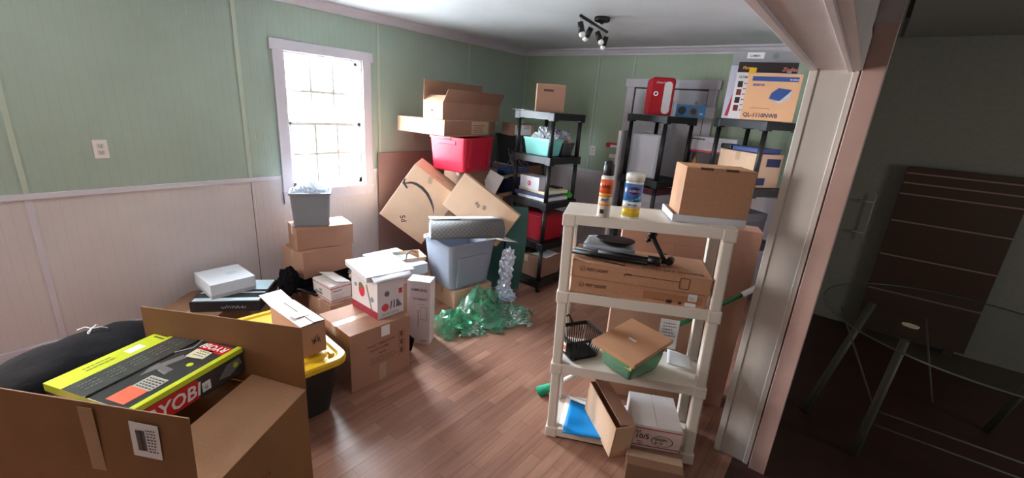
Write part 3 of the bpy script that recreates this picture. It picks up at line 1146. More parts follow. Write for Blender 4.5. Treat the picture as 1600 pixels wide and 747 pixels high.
obj('printed_tools', bm, mat('slate_print', (96, 90, 110), .4), t)
bm = bmesh.new()
prism(bm, [(.16, .14), (.185, .14), (.185, .175), (.16, .175)], .001, F1)
obj('printed_badge', bm, INKR, t)
lines(t, F1, .03, .025, .14, 2, .01, mat('grey_print', (120, 122, 126), .5), .003)
# loose white lid on the toy box
t = thing('box_lid', 'loose white cardboard lid lying askew on top of the toy vacuum box', 'lid', (1.595, -3.537, .637), (0, 0, 78.4))
bm = bmesh.new()
addbox(bm, (0, 0, 0), (.327, .365, .035), .002)
obj('lid_tray', bm, WHCB, t)
bm = bmesh.new()
sheet(bm, [(0.03, -.06, .012), (.28, -.055, .02), (.29, 0.0, .03), (0.03, 0.0, .03)], 6, 3, .003, 4, .003)
obj('flap', bm, WHCB, t)

# phone-brand vacuum box
w, d, h = .17, .12, .50
t = thing('cardboard_box', 'tall narrow white product box printed SAMSUNG POWERBOT standing beside the grey tote', 'box', (1.462, -3.122, 0), 31.3)
SB = mat('pinkish_white_card', (214, 200, 202), .45, .03, 8)
box('body', (0, 0, 0), (w, d, h - .004), SB, t, .002)
box('top_flap', (.001, .001, h - .004), (w - .001, d - .001, h), WHCB, t, .001)
F1 = face('front', w, d, h)
text(t, F1, .03, h - .075, 'SAMSUNG', .029, INK, sx=.9)
text(t, F1, .045, h - .145, 'POWERBOT', .024, INKB, sx=.8)
lines(t, F1, .08, h - .18, .06, 1, .01, INKB, .003)
patch(t, face('top', w, d, h), .05, 0.0, .10, .03, mat('pale_blue_card', (198, 222, 232), .35), 'tape_piece', .001)
bm = bmesh.new()
for lo, hi in (((.10, .20), (.103, .30)), ((.145, .20), (.148, .30)), ((.10, .20), (.148, .203)), ((.10, .297), (.148, .30)), ((.08, .14), (.085, .28))):
    addbox(bm, (lo[0], lo[1], .0006), (hi[0], hi[1], .001), 0, F1)
obj('printed_outline', bm, mat('grey_print', (120, 122, 126), .5), t)
lines(t, F1, .10, .03, .05, 2, .012, INKB, .006)
# black backpack between
t = thing('backpack', 'black padded backpack wedged between the taped brown box and the tall white product box', 'bag', (1.50, -3.23, 0), 25)
bm = bmesh.new()
crumple(bm, (-.03, 0.02, .13), (.10, .075, .14), 8, 5, .22, 4, flat=0.0)
obj('body', bm, BLACKF, t)
bm = bmesh.new()
sheet(bm, [(.03, -.05, .02), (.12, -.04, .04), (.13, -.02, .12), (.03, -.03, .20)], 8, 8, .02, 3, .02)
obj('front_pocket', bm, BLACKF, t)
bm = bmesh.new()
tube(bm, [(-.03, -.06, .27), (.02, -.075, .25), (.045, -.08, .17), (.05, -.07, .08), (.07, -.06, .04)], .011, 8)
obj('strap', bm, BLACKP, t)

# white box with blue label
carton('brown carton under the pale box with the light blue sticker', (1.12, -2.98, 0), 87, .27, .50, .30, CBR)
w, d, h = .345, .50, .09
t = carton('flat white box with a light blue sticker on its lid, behind the toy box', (1.04, -2.935, .302), 85, w, d, h, mat('bluish_white_card', (190, 200, 214), .45), tape=False, name='flat_box')
patch(t, face('top', w, d, h), .18, .22, .26, .36, mat('light_blue_label', (120, 196, 232), .4), 'label_sticker', .001)

# open brown bag with strap behind
w, d, h = .20, .18, .40
t = thing('paper_bag', 'crumpled brown paper bag with a black cord left of the grey tote', 'bag', (0.86, -2.63, 0), 70)
bm = bmesh.new()
rings = []
for k, (z, s) in enumerate(((0, .97), (.1, 1), (.2, 1.02), (.3, .98), (.36, 1.0), (.42, 1.06))):
    rings.append([Vector((p.x * s + .01 * noise.noise(Vector((p.x * 9, p.y * 9, z * 9))), p.y * s + .012 * noise.noise(Vector((p.y * 9, z * 9, p.x * 9))), z)) for p in rrect(-.12, -.10, .12, .10, 0, .01)])
inner = [[v * .96 + Vector((0, 0, v.z * .04)) for v in r_] for r_ in reversed(rings[1:])]
loft(bm, rings + inner, True, True)
obj('body', bm, CBL, t)
bm = bmesh.new()
tube(bm, [(-.06, -.105, .41), (-.05, -.10, .46), (.0, -.06, .475), (.05, -.02, .45), (.07, .0, .43)], .005, 6)
obj('cord', bm, BLACKP, t)

# ------------------------------------------------------------ grey tote group
t = carton('wide low brown carton on the floor underneath the blue-grey tote', (1.315, -2.50, 0), 81, .42, .38, .168, CBL)
t = thing('storage_tote', 'blue-grey plastic storage tote on a low carton with the rolled mat on top', 'storage tote', (1.148, -2.285, .17), 81)
tub(t, .496, .421, .422, GREYP, .84, .04, .012)
bm = bmesh.new()
addbox(bm, (-.16, -.205, .02), (.16, -.18, .30), .012)
for v in bm.verts:
    v.co.y += -.02 * (v.co.z / .3) + .012
obj('front_panel', bm, GREYP, t)
t2 = thing('plastic_sheet', 'translucent white plastic sheet draped over the rim of the blue-grey tote', 'sheet', (1.06, -2.50, .602), 60)
bm = bmesh.new()
sheet(bm, [(-.11, -.02, .0), (.14, -.05, .02), (.20, .10, .006), (-.04, .14, .006)], 12, 10, .02, 5)
obj('sheet', bm, clear_plastic('milky_plastic', (222, 230, 240), .85, .2), t2)

# rolled mat
A3, B3 = Vector((1.10, -2.60, .694)), Vector((1.46, -2.08, .694))
L3 = (B3 - A3).length
t = thing('rolled_mat', 'rolled grey checked foam mat with a pale underside lying across the blue-grey tote', 'mat', tuple(A3), (0, 0, math.degrees(math.atan2(B3.y - A3.y, B3.x - A3.x))))
CHK = checker_mat('grey_check', (116, 117, 114), (96, 98, 100), 52)
PALE = mat('pale_mat_back', (190, 200, 216), .5)


def spiral(r0, r1, a0, a1, th, L, k=60):
    bm = bmesh.new()
    ro, ri = [], []
    for i in range(k + 1):
        q = i / k
        a = a0 + (a1 - a0) * q
        r = r0 + (r1 - r0) * q
        ro.append((r * math.cos(a), r * math.sin(a)))
        ri.append(((r - th) * math.cos(a), (r - th) * math.sin(a)))
    prof = ro + ri[::-1]
    rings = [[Vector((x, p[0], p[1])) for p in prof] for x in (0, L)]
    loft(bm, rings, False, False, True)
    n = len(prof)
    bm.verts.ensure_lookup_table()
    for s in (0, n):
        for i in range(k):
            vs = [bm.verts[s + i], bm.verts[s + i + 1], bm.verts[s + n - 2 - i], bm.verts[s + n - 1 - i]]
            bm.faces.new(vs if s else vs[::-1])
    return bm


obj('mat_layer', spiral(.036, .096, 0, 5.2 * math.pi, .006, L3), CHK, t)
obj('pale_underside', spiral(.030, .0895, 0, 5.15 * math.pi, .005, L3 + .003), PALE, t)
bm = bmesh.new()
sheet(bm, [(0, .0, .0985), (L3, .0, .0985), (L3, .13, .085), (0, .13, .085)], 8, 4, .003, 2, .003)
obj('loose_edge', bm, PALE, t)
# white carton lid at the right of the tote
t = thing('paper_sheet', 'stiff white paper sheet jutting out right of the blue-grey tote under the rolled mat', 'sheet', (1.40, -2.02, .598), 30)
bm = bmesh.new()
sheet(bm, [(-.08, -.06, -.005), (.03, -.09, -.005), (.16, .03, -.045), (-.02, .08, .0)], 6, 6, .006, 9, .002)
obj('sheet', bm, PAPER, t)
# silver foil
t = thing('foil_wrap', 'crumpled silver foil sheet hanging between the blue-grey tote and the green board', 'foil', (1.50, -2.02, 0), 40)
bm = bmesh.new()
for i, (z, s) in enumerate(((.44, .05), (.34, .058), (.24, .055), (.15, .052), (.08, .07))):
    crumple(bm, (.0 - i * .006, .0, z), (s * 1.15, s * .6, .085), 20 + i, 3, .5, 5)
crumple(bm, (-.02, .02, .03), (.12, .09, .045), 33, 4, .6, 10, flat=0)
obj('foil', bm, SILVER, t)
t = thing('fluorescent_tube', 'thin dark upright tube leaning behind the silver foil', 'tube', (1.43, -2.02, 0))
bm = bmesh.new()
cyl(bm, (0, 0, 0), (.01, .02, .56), .012)
obj('tube', bm, BLACKP, t)
# green board
t = thing('cutting_mat', 'large dark green bendy board standing upright in front of the near black shelving', 'board', (1.2, -1.83, 0))
bm = bmesh.new()
top, N = [], 12
pr = []
for i in range(N + 1):
    q = i / N
    pr.append(q)
rings = []
for q in pr:
    x, y = -.14 + .40 * q, -.12 + .24 * q
    x0 = x - .03 * q
    ring = []
    for k in range(9):
        z = .845 * k / 8
        bow = .03 * math.sin(math.pi * k / 8 * .9)
        ring.append(Vector((x0 + bow * .6 + .035 * k / 8, y + bow * .5 - .02, z)))
    ring2 = [p + Vector((.002, -.003, 0)) for p in reversed(ring)]
    rings.append(ring + ring2)
loft(bm, rings, True, True)
obj('board', bm, mat('dark_green_board', (60, 104, 96), .4, .08, 5), t)

# green bubble wrap heap
BW = film('green_bubble_film', (190, 238, 216), (128, 208, 172), .30, .25)
t = thing('bubble_wrap', 'heap of crumpled translucent green bubble wrap on the floor in front of the grey tote', 'bubble wrap', (1.55, -2.65, 0), 0)
bm = bmesh.new()
rnd = random.Random(11)


def fold(bm, c, a, b, hgt, ang, seed):
    """one arched, crinkled fold of film resting on the floor"""
    nu, nv = 16, 12
    ca, sa = math.cos(ang), math.sin(ang)
    vs = []
    for j in range(nv + 1):
        row = []
        for i_ in range(nu + 1):
            u, v = i_ / nu * 2 - 1, j / nv * 2 - 1
            edge = max(0.0, 1 - (u * u * .8 + v * v * .8))
            q = Vector((u * 2.2 + seed, v * 2.2, seed * 1.7))
            z = hgt * edge ** .6 * (.75 + .6 * noise.noise(q)) + .05 * abs(noise.noise(q * 2.7)) + .004
            x = a * u + .04 * noise.noise(q * 1.9)
            y = b * v + .04 * noise.noise(q * 1.7 + Vector((5, 1, 2)))
            row.append(bm.verts.new((c[0] + ca * x - sa * y, c[1] + sa * x + ca * y, max(.003, z))))
        vs.append(row)
    for j in range(nv):
        for i_ in range(nu):
            a_, b_, c_, d_ = vs[j][i_], vs[j][i_ + 1], vs[j + 1][i_ + 1], vs[j + 1][i_]
            bm.faces.new((a_, b_, c_))
            bm.faces.new((a_, c_, d_))


for i, (x, y, a, b, hg) in enumerate(((-.01, -.12, .13, .14, .17), (.02, -.04, .12, .13, .13), (.0, .14, .17, .16, .22), (-.02, .28, .16, .15, .26),
                                     (.05, .30, .14, .13, .16), (.12, .18, .18, .15, .09), (.20, .38, .15, .18, .07), (.24, .46, .10, .12, .09), (.10, .02, .14, .10, .06))):
    fold(bm, (x, y), a, b, hg, i * .7, i * 3.1)
obj('plastic_film', bm, BW, t)

# ------------------------------------------------------------ leaning cartons
w, d, h = .50, .25, .64
t = thing('cardboard_box', 'large brown carton with a black curved smile arrow tilted against the pile', 'box', (.262, -2.512, .65), (8.0, 34.8, 38.8))
box('body', (0, 0, 0), (w, d, h), CBL, t, .003)
F1 = face('front', w, d, h)
# smile arrow : runs along the left (local z) direction
BKS = mat('faded_black_print', (58, 52, 56), .6)
ctl = [(.03, .425), (.07, .468), (.115, .488), (.18, .493), (.25, .477), (.32, .438), (.375, .395), (.415, .345)]
pts_o, pts_i = [], []
for i, (a, b) in enumerate(ctl):
    a0, b0 = ctl[max(i - 1, 0)]
    a1, b1 = ctl[min(i + 1, len(ctl) - 1)]
    n = Vector((-(b1 - b0), a1 - a0)).normalized()
    q = i / (len(ctl) - 1)
    th = .030 * math.sin(math.pi * (.12 + .86 * q))
    pts_o.append((a + n.x * th / 2, b + n.y * th / 2))
    pts_i.append((a - n.x * th / 2, b - n.y * th / 2))
bm = bmesh.new()
loft(bm, [[F1 @ Vector((p[0], p[1], .0002)), F1 @ Vector((p[0], p[1], .001)), F1 @ Vector((q_[0], q_[1], .001)), F1 @ Vector((q_[0], q_[1], .0002))] for p, q_ in zip(pts_o, pts_i)])
obj('smile_arrow', bm, BKS, t)
shape(t, F1, [(.0, .46), (.012, .466), (.022, .435), (.075, .405), (.070, .39), (.005, .412)], BKS, 'arrow_head', .0011)
text(t, F1, .165, .115, 'Sd', .075, BKS, rot=-38)
patch(t, F1, .0, h - .02, w, h - .0, CBL, 'top_fold', .001)
patch(t, face('top', w, d, h), .22, .08, .30, .09, INKB, 'printed_line')
patch(t, F1, .18, h - .07, .22, h - .0, TAPE, 'tape_piece', .001, rot=20)

w, d, h = .625, .10, .36
t = thing('cardboard_box', 'plain tan carton standing on one corner behind the rolled mat', 'box', (0.904, -2.287, 0.836), (-9, 31.5, 24))
box('body', (0, 0, 0), (w, d, h), CBL, t, .003)
F1 = face('front', w, d, h)
text(t, F1, .235, .20, 'EG', .042, BKS, rot=-20)
text(t, F1, .31, .235, 'ISI', .042, BKS, rot=-75)
# red-brown hardboard
t = thing('hardboard_sheet', 'reddish brown hardboard sheet leaning on the left wall beside the window', 'board', (.012, -2.0, 0))
bm = bmesh.new()
addbox(bm, (.004, -.35, 0), (.018, .75, 1.20), .001)
obj('board', bm, mat('redbrown_hardboard', (138, 112, 106), .7, .05, 4), t)
# supports hidden in the pile
carton('brown carton on the floor, lowest of the pile under the red tote', (.86, -1.86, 0), 90, .40, .42, .54, CBD)
carton('brown carton directly under the red tote', (.85, -1.85, .542), 90, .38, .40, .562, CBD)
w, d = .50, .42
RT = (.951, -2.085)
t = thing('storage_tote', 'bright red plastic storage tote under the long flat carton by the left wall', 'storage tote', (.700, -1.845, 1.108), 99)
tub(t, w, d, .318, REDP, .9, .03, .008)
for x in (-.16, .16):
    box('moulded_rib', (x - .02, -.212, .05), (x + .02, -.185, .29), REDP, t, .006)
box('end_grip', (-w / 2 - .002, -.10, .25), (-w / 2 + .02, .10, .29), REDP, t, .006)
bm = bmesh.new()
addbox(bm, (-w / 2 - .012, -.05, .293), (-w / 2 + .01, .04, .314), .005)
obj('handle_clip', bm, BLACKP, t)
w, d, h = .78, .625, .141
t = carton('long flat brown carton lying on the red tote', (.705, -2.098, 1.431), 95, w, d, h, CBR, tape=False, flapm=CBL, name='flat_box')
F1, F2 = face('front', w, d, h), face('left', w, d, h)
patch(t, F2, 0, 0, d, h, CBL, 'light_end', .001)
patch(t, F2, d - .12, .015, d - .02, .10, PAPER, 'label_sticker', .0015)
patch(t, F1, .40, .008, .68, h - .01, CBL, 'printed_panel', .001)
lines(t, F1, .43, .09, .2, 4, .022, INKB, .006, .0015)
patch(t, F1, .70, 0, .80, h, CBD, 'dark_tape', .001)
box('cardboard_sheet', (.05, -.03, -.008), (.55, .4, -.001), CBL, t, .001)
w, d, h = .20, .30, .13
t = carton('small brown carton with a white address label beyond the long flat carton', (.62, -1.02, 1.42), 60, .30, .26, .135, CBR)
patch(t, face('front', .30, .26, .135), .06, .012, .26, .12, PAPER, 'address_label', .001)
text(t, face('front', .30, .26, .135), .08, .03, 'P', .06, INK, off=.0016)
lines(t, face('front', .30, .26, .135), .17, .10, .08, 2, .02, INK, .008, .0014)
# open carton on top
w, d, h = .90, .25, .160
t = thing('cardboard_box', 'open-topped long brown carton with raised flaps on top of the long flat carton', 'box', (.665, -2.085, 1.5745), 95)
bm = bmesh.new()
open_body(bm, w, d, h)
obj('body', bm, CBR, t)
flap(t, 'front', w, d, h, .13, 118, CBR, .004)
flap(t, 'back', w, d, h, .19, 88, CBR, .004)
flap(t, 'left', w, d, h, .12, 28, CBL, .004)
F2 = face('left', w, d, h)
patch(t, F2, .02, .03, .07, .09, PAPER, 'label_sticker', .001)
patch(t, F2, .16, .03, .21, .10, PAPER, 'label_sticker', .001)
patch(t, F2, .10, .07, .13, .085, INK, 'printed_mark', .001)
# white sheet sticking up
t = thing('paper_sheet', 'white card sticking up between the red tote and the tilted tan carton', 'sheet', (.80, -1.66, .86), (10, 25, 30))
box('card', (-.02, 0, 0), (.14, .004, .28), PAPER, t, .001)
carton('brown carton holding up the white card beside the near black shelving', (1.05, -1.60, 0), 90, .34, .13, .86, CBD)

# dark things behind, right of the red tote
carton('tall brown carton in the back corner under the navy bin', (.93, -1.36, 0), 90, .62, .60, .66, CBD)
t = thing('plastic_bin', 'navy blue plastic bin with crumpled paper on its rim in the back corner', 'bin', (.70, -1.10, .662), 84)
tub(t, .42, .34, .33, NAVY, .88, .03, .014)
bm = bmesh.new()
sheet(bm, [(-.22, -.17, .335), (.22, -.18, .34), (.2, -.10, .35), (-.2, -.10, .35)], 14, 4, .03, 3, .003)
obj('paper_liner', bm, mat('kraft_paper', (186, 168, 136), .7), t)
t = thing('blue_folder', 'flat blue plastic tray lying on the navy bin', 'tray', (.66, -1.05, 1.03), 84)
bm = bmesh.new()
tt = [rrect(-.2, -.14, .2, .14, 0, .02), rrect(-.21, -.15, .21, .15, .03, .02), rrect(-.205, -.145, .205, .145, .03, .02), rrect(-.19, -.13, .19, .13, .006, .02)]
loft(bm, tt)
obj('tray', bm, mat('blue_tray', (60, 86, 150), .4), t)
carton('tall dark carton standing in the back corner under the black tote', (.52, -.62, 0), 90, .50, .48, 1.03, CBD)
t = thing('storage_tote', 'black storage tote with a pale label high in the back corner of the room', 'storage tote', (.36, -.42, 1.035), 90)
tub(t, .56, .44, .36, BLK2, .88, .04, .014)
patch(t, face('front', .56, .44, .36) @ Matrix.Translation((-.28, -.0, .20)), .36, .16, .44, .27, mat('pale_grey_label', (150, 156, 160), .4), 'label_sticker')
lid(t, .56, .44, .362, BLK2, .016, .03, .04)
t = thing('cable_bundle', 'tangle of thin grey cables hanging over the blue tray behind the near black shelving', 'cable', (.80, -1.12, 1.05))
bm = bmesh.new()
rnd = random.Random(4)
for k in range(7):
    x0, y0 = rnd.uniform(-.12, .05), rnd.uniform(-.04, .1)
    tube(bm, [(x0 + .03 * q + .03 * math.sin(q * 2 + k), y0 - .02 * q, .015 + .26 * abs(math.sin(q * .7 + k * .5)) * (1 - q / 8)) for q in range(8)], .0035, 5)
obj('cables', bm, mat('grey_cable', (120, 122, 128), .5), t)
t = thing('metal_rod', 'thin silvery telescopic rod resting on the blue tray in the back corner', 'rod', (.62, -1.22, 1.10), 55)
bm = bmesh.new()
cyl(bm, (0, 0, 0.03), (.30, -.02, -.02), .005)
cyl(bm, (-.02, 0, 0.034), (0, 0, 0.03), .010)
obj('rod', bm, STEEL, t)

# ------------------------------------------------------------ near black shelving (A)
AX = (1.622, -1.663)
AL = (1.708, 1.318, .90, .50, .12)
rack('tall black plastic shelving nearest the blue-grey tote, holding the teal basket', (AX[0], AX[1], 0), 84.6, .464, .47, AL, BLACKP)
TA = Matrix.Translation((AX[0], AX[1], 0)) @ Matrix.Rotation(R(84.6), 4, 'Z')


def onA(x, y, z):
    v = TA @ Vector((x, y, z))
    return (v.x, v.y, v.z)


w, d, h = .26, .13, .245
t = carton('small brown carton on top of the near black shelving', onA(.09, .30, AL[0] + .003), 40, w, d, h, CBR, flapm=CBL)
patch(t, face('left', w, d, h), .0, .0, d, h, CBL, 'light_end', .001)
patch(t, face('front', w, d, h), .06, h - .065, .15, h - .045, INKB, 'tape_piece')
t = thing('paper_sheet', 'thin white sheet lying on the left edge of the top of the near black shelving', 'sheet', onA(.0, .32, AL[0] + .004), 84.6)
bm = bmesh.new()
sheet(bm, [(-.03, -.05, .002), (.10, -.05, .002), (.10, .18, .003), (-.02, .18, .004)], 6, 6, .003, 1, .0015)
obj('sheet', bm, clear_plastic('milky_plastic', (222, 230, 240), .85, .2), t)
t = thing('plastic_basket', 'teal plastic basket with crumpled clear wrap on the near black shelving', 'basket', onA(.157, .23, AL[1] + .003), 84.6)
tub(t, .20, .33, .155, TEAL, .86, .02, .006)
for i, (x, y, z, s) in enumerate(((0, .0, .17, .075), (.02, -.10, .15, .055), (-.01, .08, .13, .06))):
    bm = bmesh.new()
    crumple(bm, (x, y, z), (s * .8, s, s), i + 60, 4, .6, 10)
    obj('plastic_wrap', bm, clear_plastic('thin_clear_plastic', (225, 232, 240), .75, .12), t)
t = thing('plastic_bin', 'small dark grey bin with wrapped packets behind the teal basket', 'bin', onA(.36, .22, AL[1] + .003), 84.6)
tub(t, .165, .30, .12, mat('charcoal_plastic', (70, 72, 76), .4), .9, .02, .006)
for i, (x, y, z, s, c) in enumerate(((0, -.06, .15, .07, (200, 206, 220)), (.01, .05, .16, .07, (120, 130, 170)), (.0, -.11, .12, .04, (200, 170, 150)))):
    bm = bmesh.new()
    crumple(bm, (x, y, z), (s, s, s), i + 70, 4, .6, 10)
    obj('wrapped_packet', bm, mat('packet_%d' % i, c, .2, .3, 16), t)
w, d, h = .25, .30, .022
stackz = AL[2] + .003
for i, (lab, c, ww, hh) in enumerate((('white flat carton at the bottom of the paper stack on black shelving', (218, 220, 222), .33, .03),
                                      ('navy and white box in the middle of the paper stack on black shelving', (60, 68, 110), .31, .03),
                                      ('cream folder on top of the paper stack under the white box with a red emblem', (222, 214, 180), .32, .028))):
    t = thing('document_box', lab, 'box', onA(.03 + .01 * i, .05 + .01 * i, stackz), 84.6 + (-3, 4, -5)[i])
    m_ = mat('doc_%d' % i, c, .5)
    box('body', (0, 0, 0), (ww, .36, hh - .003), m_, t, .002)
    box('cover', (-.003, -.003, hh - .003), (ww + .003, .363, hh), mat('doc_cover_%d' % i, tuple(min(255, v + 14) for v in c), .5), t, .001)
    stackz += hh + .0008
t = thing('white_box', 'white box with a red round emblem on the near black shelving', 'box', onA(.04, .14, stackz + .001), 84.6)
box('body', (0, 0, 0), (.16, .24, .12), WHCB, t, .002)
box('lid', (-.002, -.002, .09), (.162, .242, .122), WHCB, t, .002)
ring_mark(t, face('left', .16, .24, .12), .12, .055, .024, .008, INKR)
patch(t, face('left', .16, .24, .12), .112, .04, .128, .07, INKR, 'printed_mark')
t = thing('camera_gadget', 'small black gadget with a shiny lens behind the white box with a red emblem', 'gadget', onA(.36, .20, stackz - .055), 84.6)
box('body', (-.05, -.07, 0), (.05, .07, .065), BLACKP, t, .008)
bm = bmesh.new()
cyl(bm, (0, -.07, .035), (0, -.085, .035), .02)
obj('lens', bm, STEEL, t)
t = thing('plastic_bag', 'bright green plastic bag on the third shelf of the near black shelving', 'bag', onA(.40, .07, AL[2] + .003), 84.6)
bm = bmesh.new()
crumple(bm, (0, 0, .04), (.05, .05, .045), 77, 4, .5, 9, flat=0)
obj('bag', bm, mat('green_film', (70, 190, 80), .3, .2, 10), t)
t = thing('storage_tote', 'small dark red tote on the fourth shelf of the near black shelving', 'storage tote', onA(.22, .23, AL[3] + .003), 84.6)
tub(t, .36, .36, .25, mat('dark_red_plastic', (150, 24, 38), .4), .9, .03, .008)
lid(t, .36, .36, .252, mat('dark_red_plastic', (150, 24, 38), .4), .008, .02, .03)
t = carton('dim brown carton on the lowest shelf of the near black shelving', onA(.05, .06, AL[4] + .003), 84.6, .34, .34, .21, CBD)
t = thing('paper_sheet', 'folded white paper on the carton on the lowest shelf of the near black shelving', 'sheet', onA(.20, .05, AL[4] + .216), 84.6)
bm = bmesh.new()
sheet(bm, [(-.10, -.03, .006), (.12, -.03, .012), (.12, .16, .01), (-.10, .16, .004)], 8, 6, .012, 12, .0015)
obj('sheet', bm, PAPER, t)

# ------------------------------------------------------------ middle black shelving (B)
BX = (2.30, -.80)
rack('black plastic shelving in front of the door carrying the red mini fridge', (BX[0], BX[1], 0), 72, .46, .48, (1.752, 1.14, .72, .30), BLACKP)
TB = Matrix.Translation((BX[0], BX[1], 0)) @ Matrix.Rotation(R(72), 4, 'Z')


def onB(x, y, z):
    v = TB @ Vector((x, y, z))
    return (v.x, v.y, v.z)


w, d, h = .225, .26, .345
t = thing('mini_fridge', 'small red retro mini fridge with a tall white print on its door', 'mini fridge', (2.055, -.70, 1.757), 30)
bm = bmesh.new()


def rr_front(x0, x1, z0, z1, r, y, k=5):
    out = []
    for cx, cz, a0 in ((x1 - r, z1 - r, 0), (x0 + r, z1 - r, 90), (x0 + .012, z0 + .012, 180), (x1 - .012, z0 + .012, 270)):
        r_ = r if cz > (z0 + z1) / 2 else .012
        for i in range(k + 1):
            a = R(a0 + 90 * i / k)
            out.append(Vector((cx + r_ * math.cos(a), y, cz + r_ * math.sin(a))))
    return out


loft(bm, [rr_front(0, w, 0, h, .035, .035), rr_front(0, w, 0, h, .035, d)], True, True, False)
obj('body', bm, REDM, t)
bm = bmesh.new()
loft(bm, [rr_front(.01, w - .01, .01, h - .01, .03, 0), rr_front(0, w, 0, h, .035, .01), rr_front(0, w, 0, h, .035, .03)], True, True, False)
obj('door', bm, mat('deep_glossy_red', (182, 16, 34), .5, spec=.3), t)
Ff = face('front', w, d, h)
bm = bmesh.new()
prism(bm, disc_pts(.055, .195, .021), .004, Ff)
obj('handle_plate', bm, mat('chrome', (220, 220, 224), .15, metal=1), t)
bm = bmesh.new()
prism(bm, disc_pts(.055, .195, .012), .012, Ff)
obj('handle_knob', bm, INK, t)
text(t, Ff, .045, .29, 'Coca-Cola', .026, PAPER, off=.001, name='script_lettering', shear=.3)
bm = bmesh.new()
prism(bm, [(p.x, p.y) for p in rrect(.125, .015, .200, .310, 0, .035)], .0015, Ff)
obj('white_print', bm, PAPER, t)

t = thing('product_box', 'blue product box with a dark round picture right behind the red mini fridge', 'box', (2.27, -.52, 1.756), 14)
box('body', (0, 0, 0), (.28, .16, .115), mat('cyan_blue_print', (44, 112, 164), .4), t, .002)
Ff = face('front', .28, .16, .115)
bm = bmesh.new()
prism(bm, disc_pts(.055, .06, .038), .001, Ff)
obj('printed_picture', bm, INK, t)
patch(t, Ff, .12, .01, .20, .10, mat('dim_photo_print', (86, 96, 104), .4), 'printed_picture')
bm = bmesh.new()
prism(bm, disc_pts(.16, .055, .028), .001, Ff @ Matrix.Translation((0, 0, .0008)))
obj('printed_picture', bm, mat('dark_grey_print', (52, 54, 56), .22), t)
text(t, Ff, .215, .03, 'HD', .022, PAPER)
t = thing('product_box', 'small grey box standing at the right end of the top of the middle black shelving', 'box', (2.53, -.46, 1.756), 14)
box('body', (0, 0, 0), (.08, .10, .10), mat('mid_grey_card', (140, 138, 140), .5), t, .002)
box('lid', (-.002, -.002, .07), (.082, .102, .102), mat('mid_grey_card', (140, 138, 140), .5), t, .002)
# shelf 2 of B
t = thing('storage_box', 'large pale grey rectangular plastic case standing on the middle black shelving', 'case', onB(.02, .40, 1.144), -5)
box('body', (0, 0, 0), (.30, .10, .43), mat('pale_grey_plastic', (176, 180, 190), .4), t, .01)
box('front_panel', (.015, -.004, .015), (.285, .0, .415), mat('pale_grey_plastic2', (186, 190, 200), .4), t, .004)
bm = bmesh.new()
tube(bm, [(.10, .05, .43), (.11, .05, .455), (.17, .05, .455), (.18, .05, .43)], .006, 8)
obj('handle', bm, clear_plastic('thin_clear_plastic', (225, 232, 240), .75, .12), t)
t = thing('foam_board', 'narrow white board standing on end at the left of the middle black shelving', 'board', onB(-.02, .50, 0) , 10)
box('board', (-.035, -.03, 0), (-.005, .25, 1.58), PAPER, t, .002)
t = thing('bar_clamp', 'red-knobbed tool with white bars hanging left of the middle black shelving', 'tool', (1.80, -.60, 1.30), 20)
bm = bmesh.new()
addbox(bm, (-.12, .0, .10), (.0, .02, .125), .003)
addbox(bm, (-.12, .0, -.01), (.0, .02, .03), .003)
obj('white_bar', bm, PAPER, t)
bm = bmesh.new()
addbox(bm, (-.13, -.002, .125), (.0, .022, .145), .003)
crumple(bm, (-.145, .01, .12), (.025, .022, .028), 2, 3, .1, 3)
obj('red_grip', bm, REDP, t)
# pile right of B
carton('tall dark brown carton standing between the middle and right black shelving', (2.42, -.34, 0), 0, .34, .26, 1.23, CBD)
w, d, h = .42, .24, .20
t = thing('product_box', 'dark product box with an orange flame picture under the white and red box', 'box', (2.40, -.36, 1.233), 0)
box('body', (0, 0, 0), (w, d, h), mat('near_black_print', (40, 34, 40), .3), t, .002)
Ff = face('front', w, d, h)
shape(t, Ff, [(.06, .08), (.09, .08), (.10, .11), (.08, .16), (.075, .13), (.06, .12)], mat('flame_orange', (230, 150, 50), .4), 'printed_flame')
text(t, Ff, .33, .06, 'II', .08, mat('blue_print', (50, 70, 160), .4), rot=8)
t = thing('product_box', 'white box with a red lower stripe lying between the middle and right black shelving', 'box', (2.38, -.36, 1.435), 0)
box('body', (0, 0, 0), (w + .04, d, .15), WHCB, t, .002)
patch(t, face('front', w, d, h), 0, .0, w + .04, .02, mat('crimson_print2', (190, 30, 60), .4), 'red_stripe')
lines(t, face('front', w, d, h), .03, .12, .16, 1, .02, INK, .012)
lines(t, face('front', w, d, h), .20, .09, .2, 3, .02, mat('pink_print', (190, 150, 160), .4), .006)
# lower shelf clutter of B
for i, (lab, x, y, c, z, w, d, h) in enumerate((
        ('pale grey document case on the third shelf of the middle black shelving', .065, .065, (168, 168, 176), .724, .33, .34, .26),
        ('dark red flat box lying on the pale case inside the middle black shelving', .08, .08, (90, 40, 46), .986, .28, .28, .06),
        ('dim brown box on the lowest shelf of the middle black shelving', .065, .065, (110, 84, 66), .304, .33, .34, .3))):
    t = thing('storage_box', lab, 'box', onB(x, y, z), 72)
    box('body', (0, 0, 0), (w, d, h * .7), mat('clutter_%d' % i, c, .5), t, .004)
    box('lid', (-.003, -.003, h * .7), (w + .003, d + .003, h), mat('clutter_lid_%d' % i, tuple(v + 8 for v in c), .5), t, .004)

# ------------------------------------------------------------ right black shelving (C)
CX = (3.165, -1.08)
rack('black plastic shelving beside the white column carrying the label printer carton', (CX[0], CX[1], 0), 55, .38, .56, (1.765, 1.24, .78, .32), BLACKP)
TC = Matrix.Translation((CX[0], CX[1], 0)) @ Matrix.Rotation(R(55), 4, 'Z')


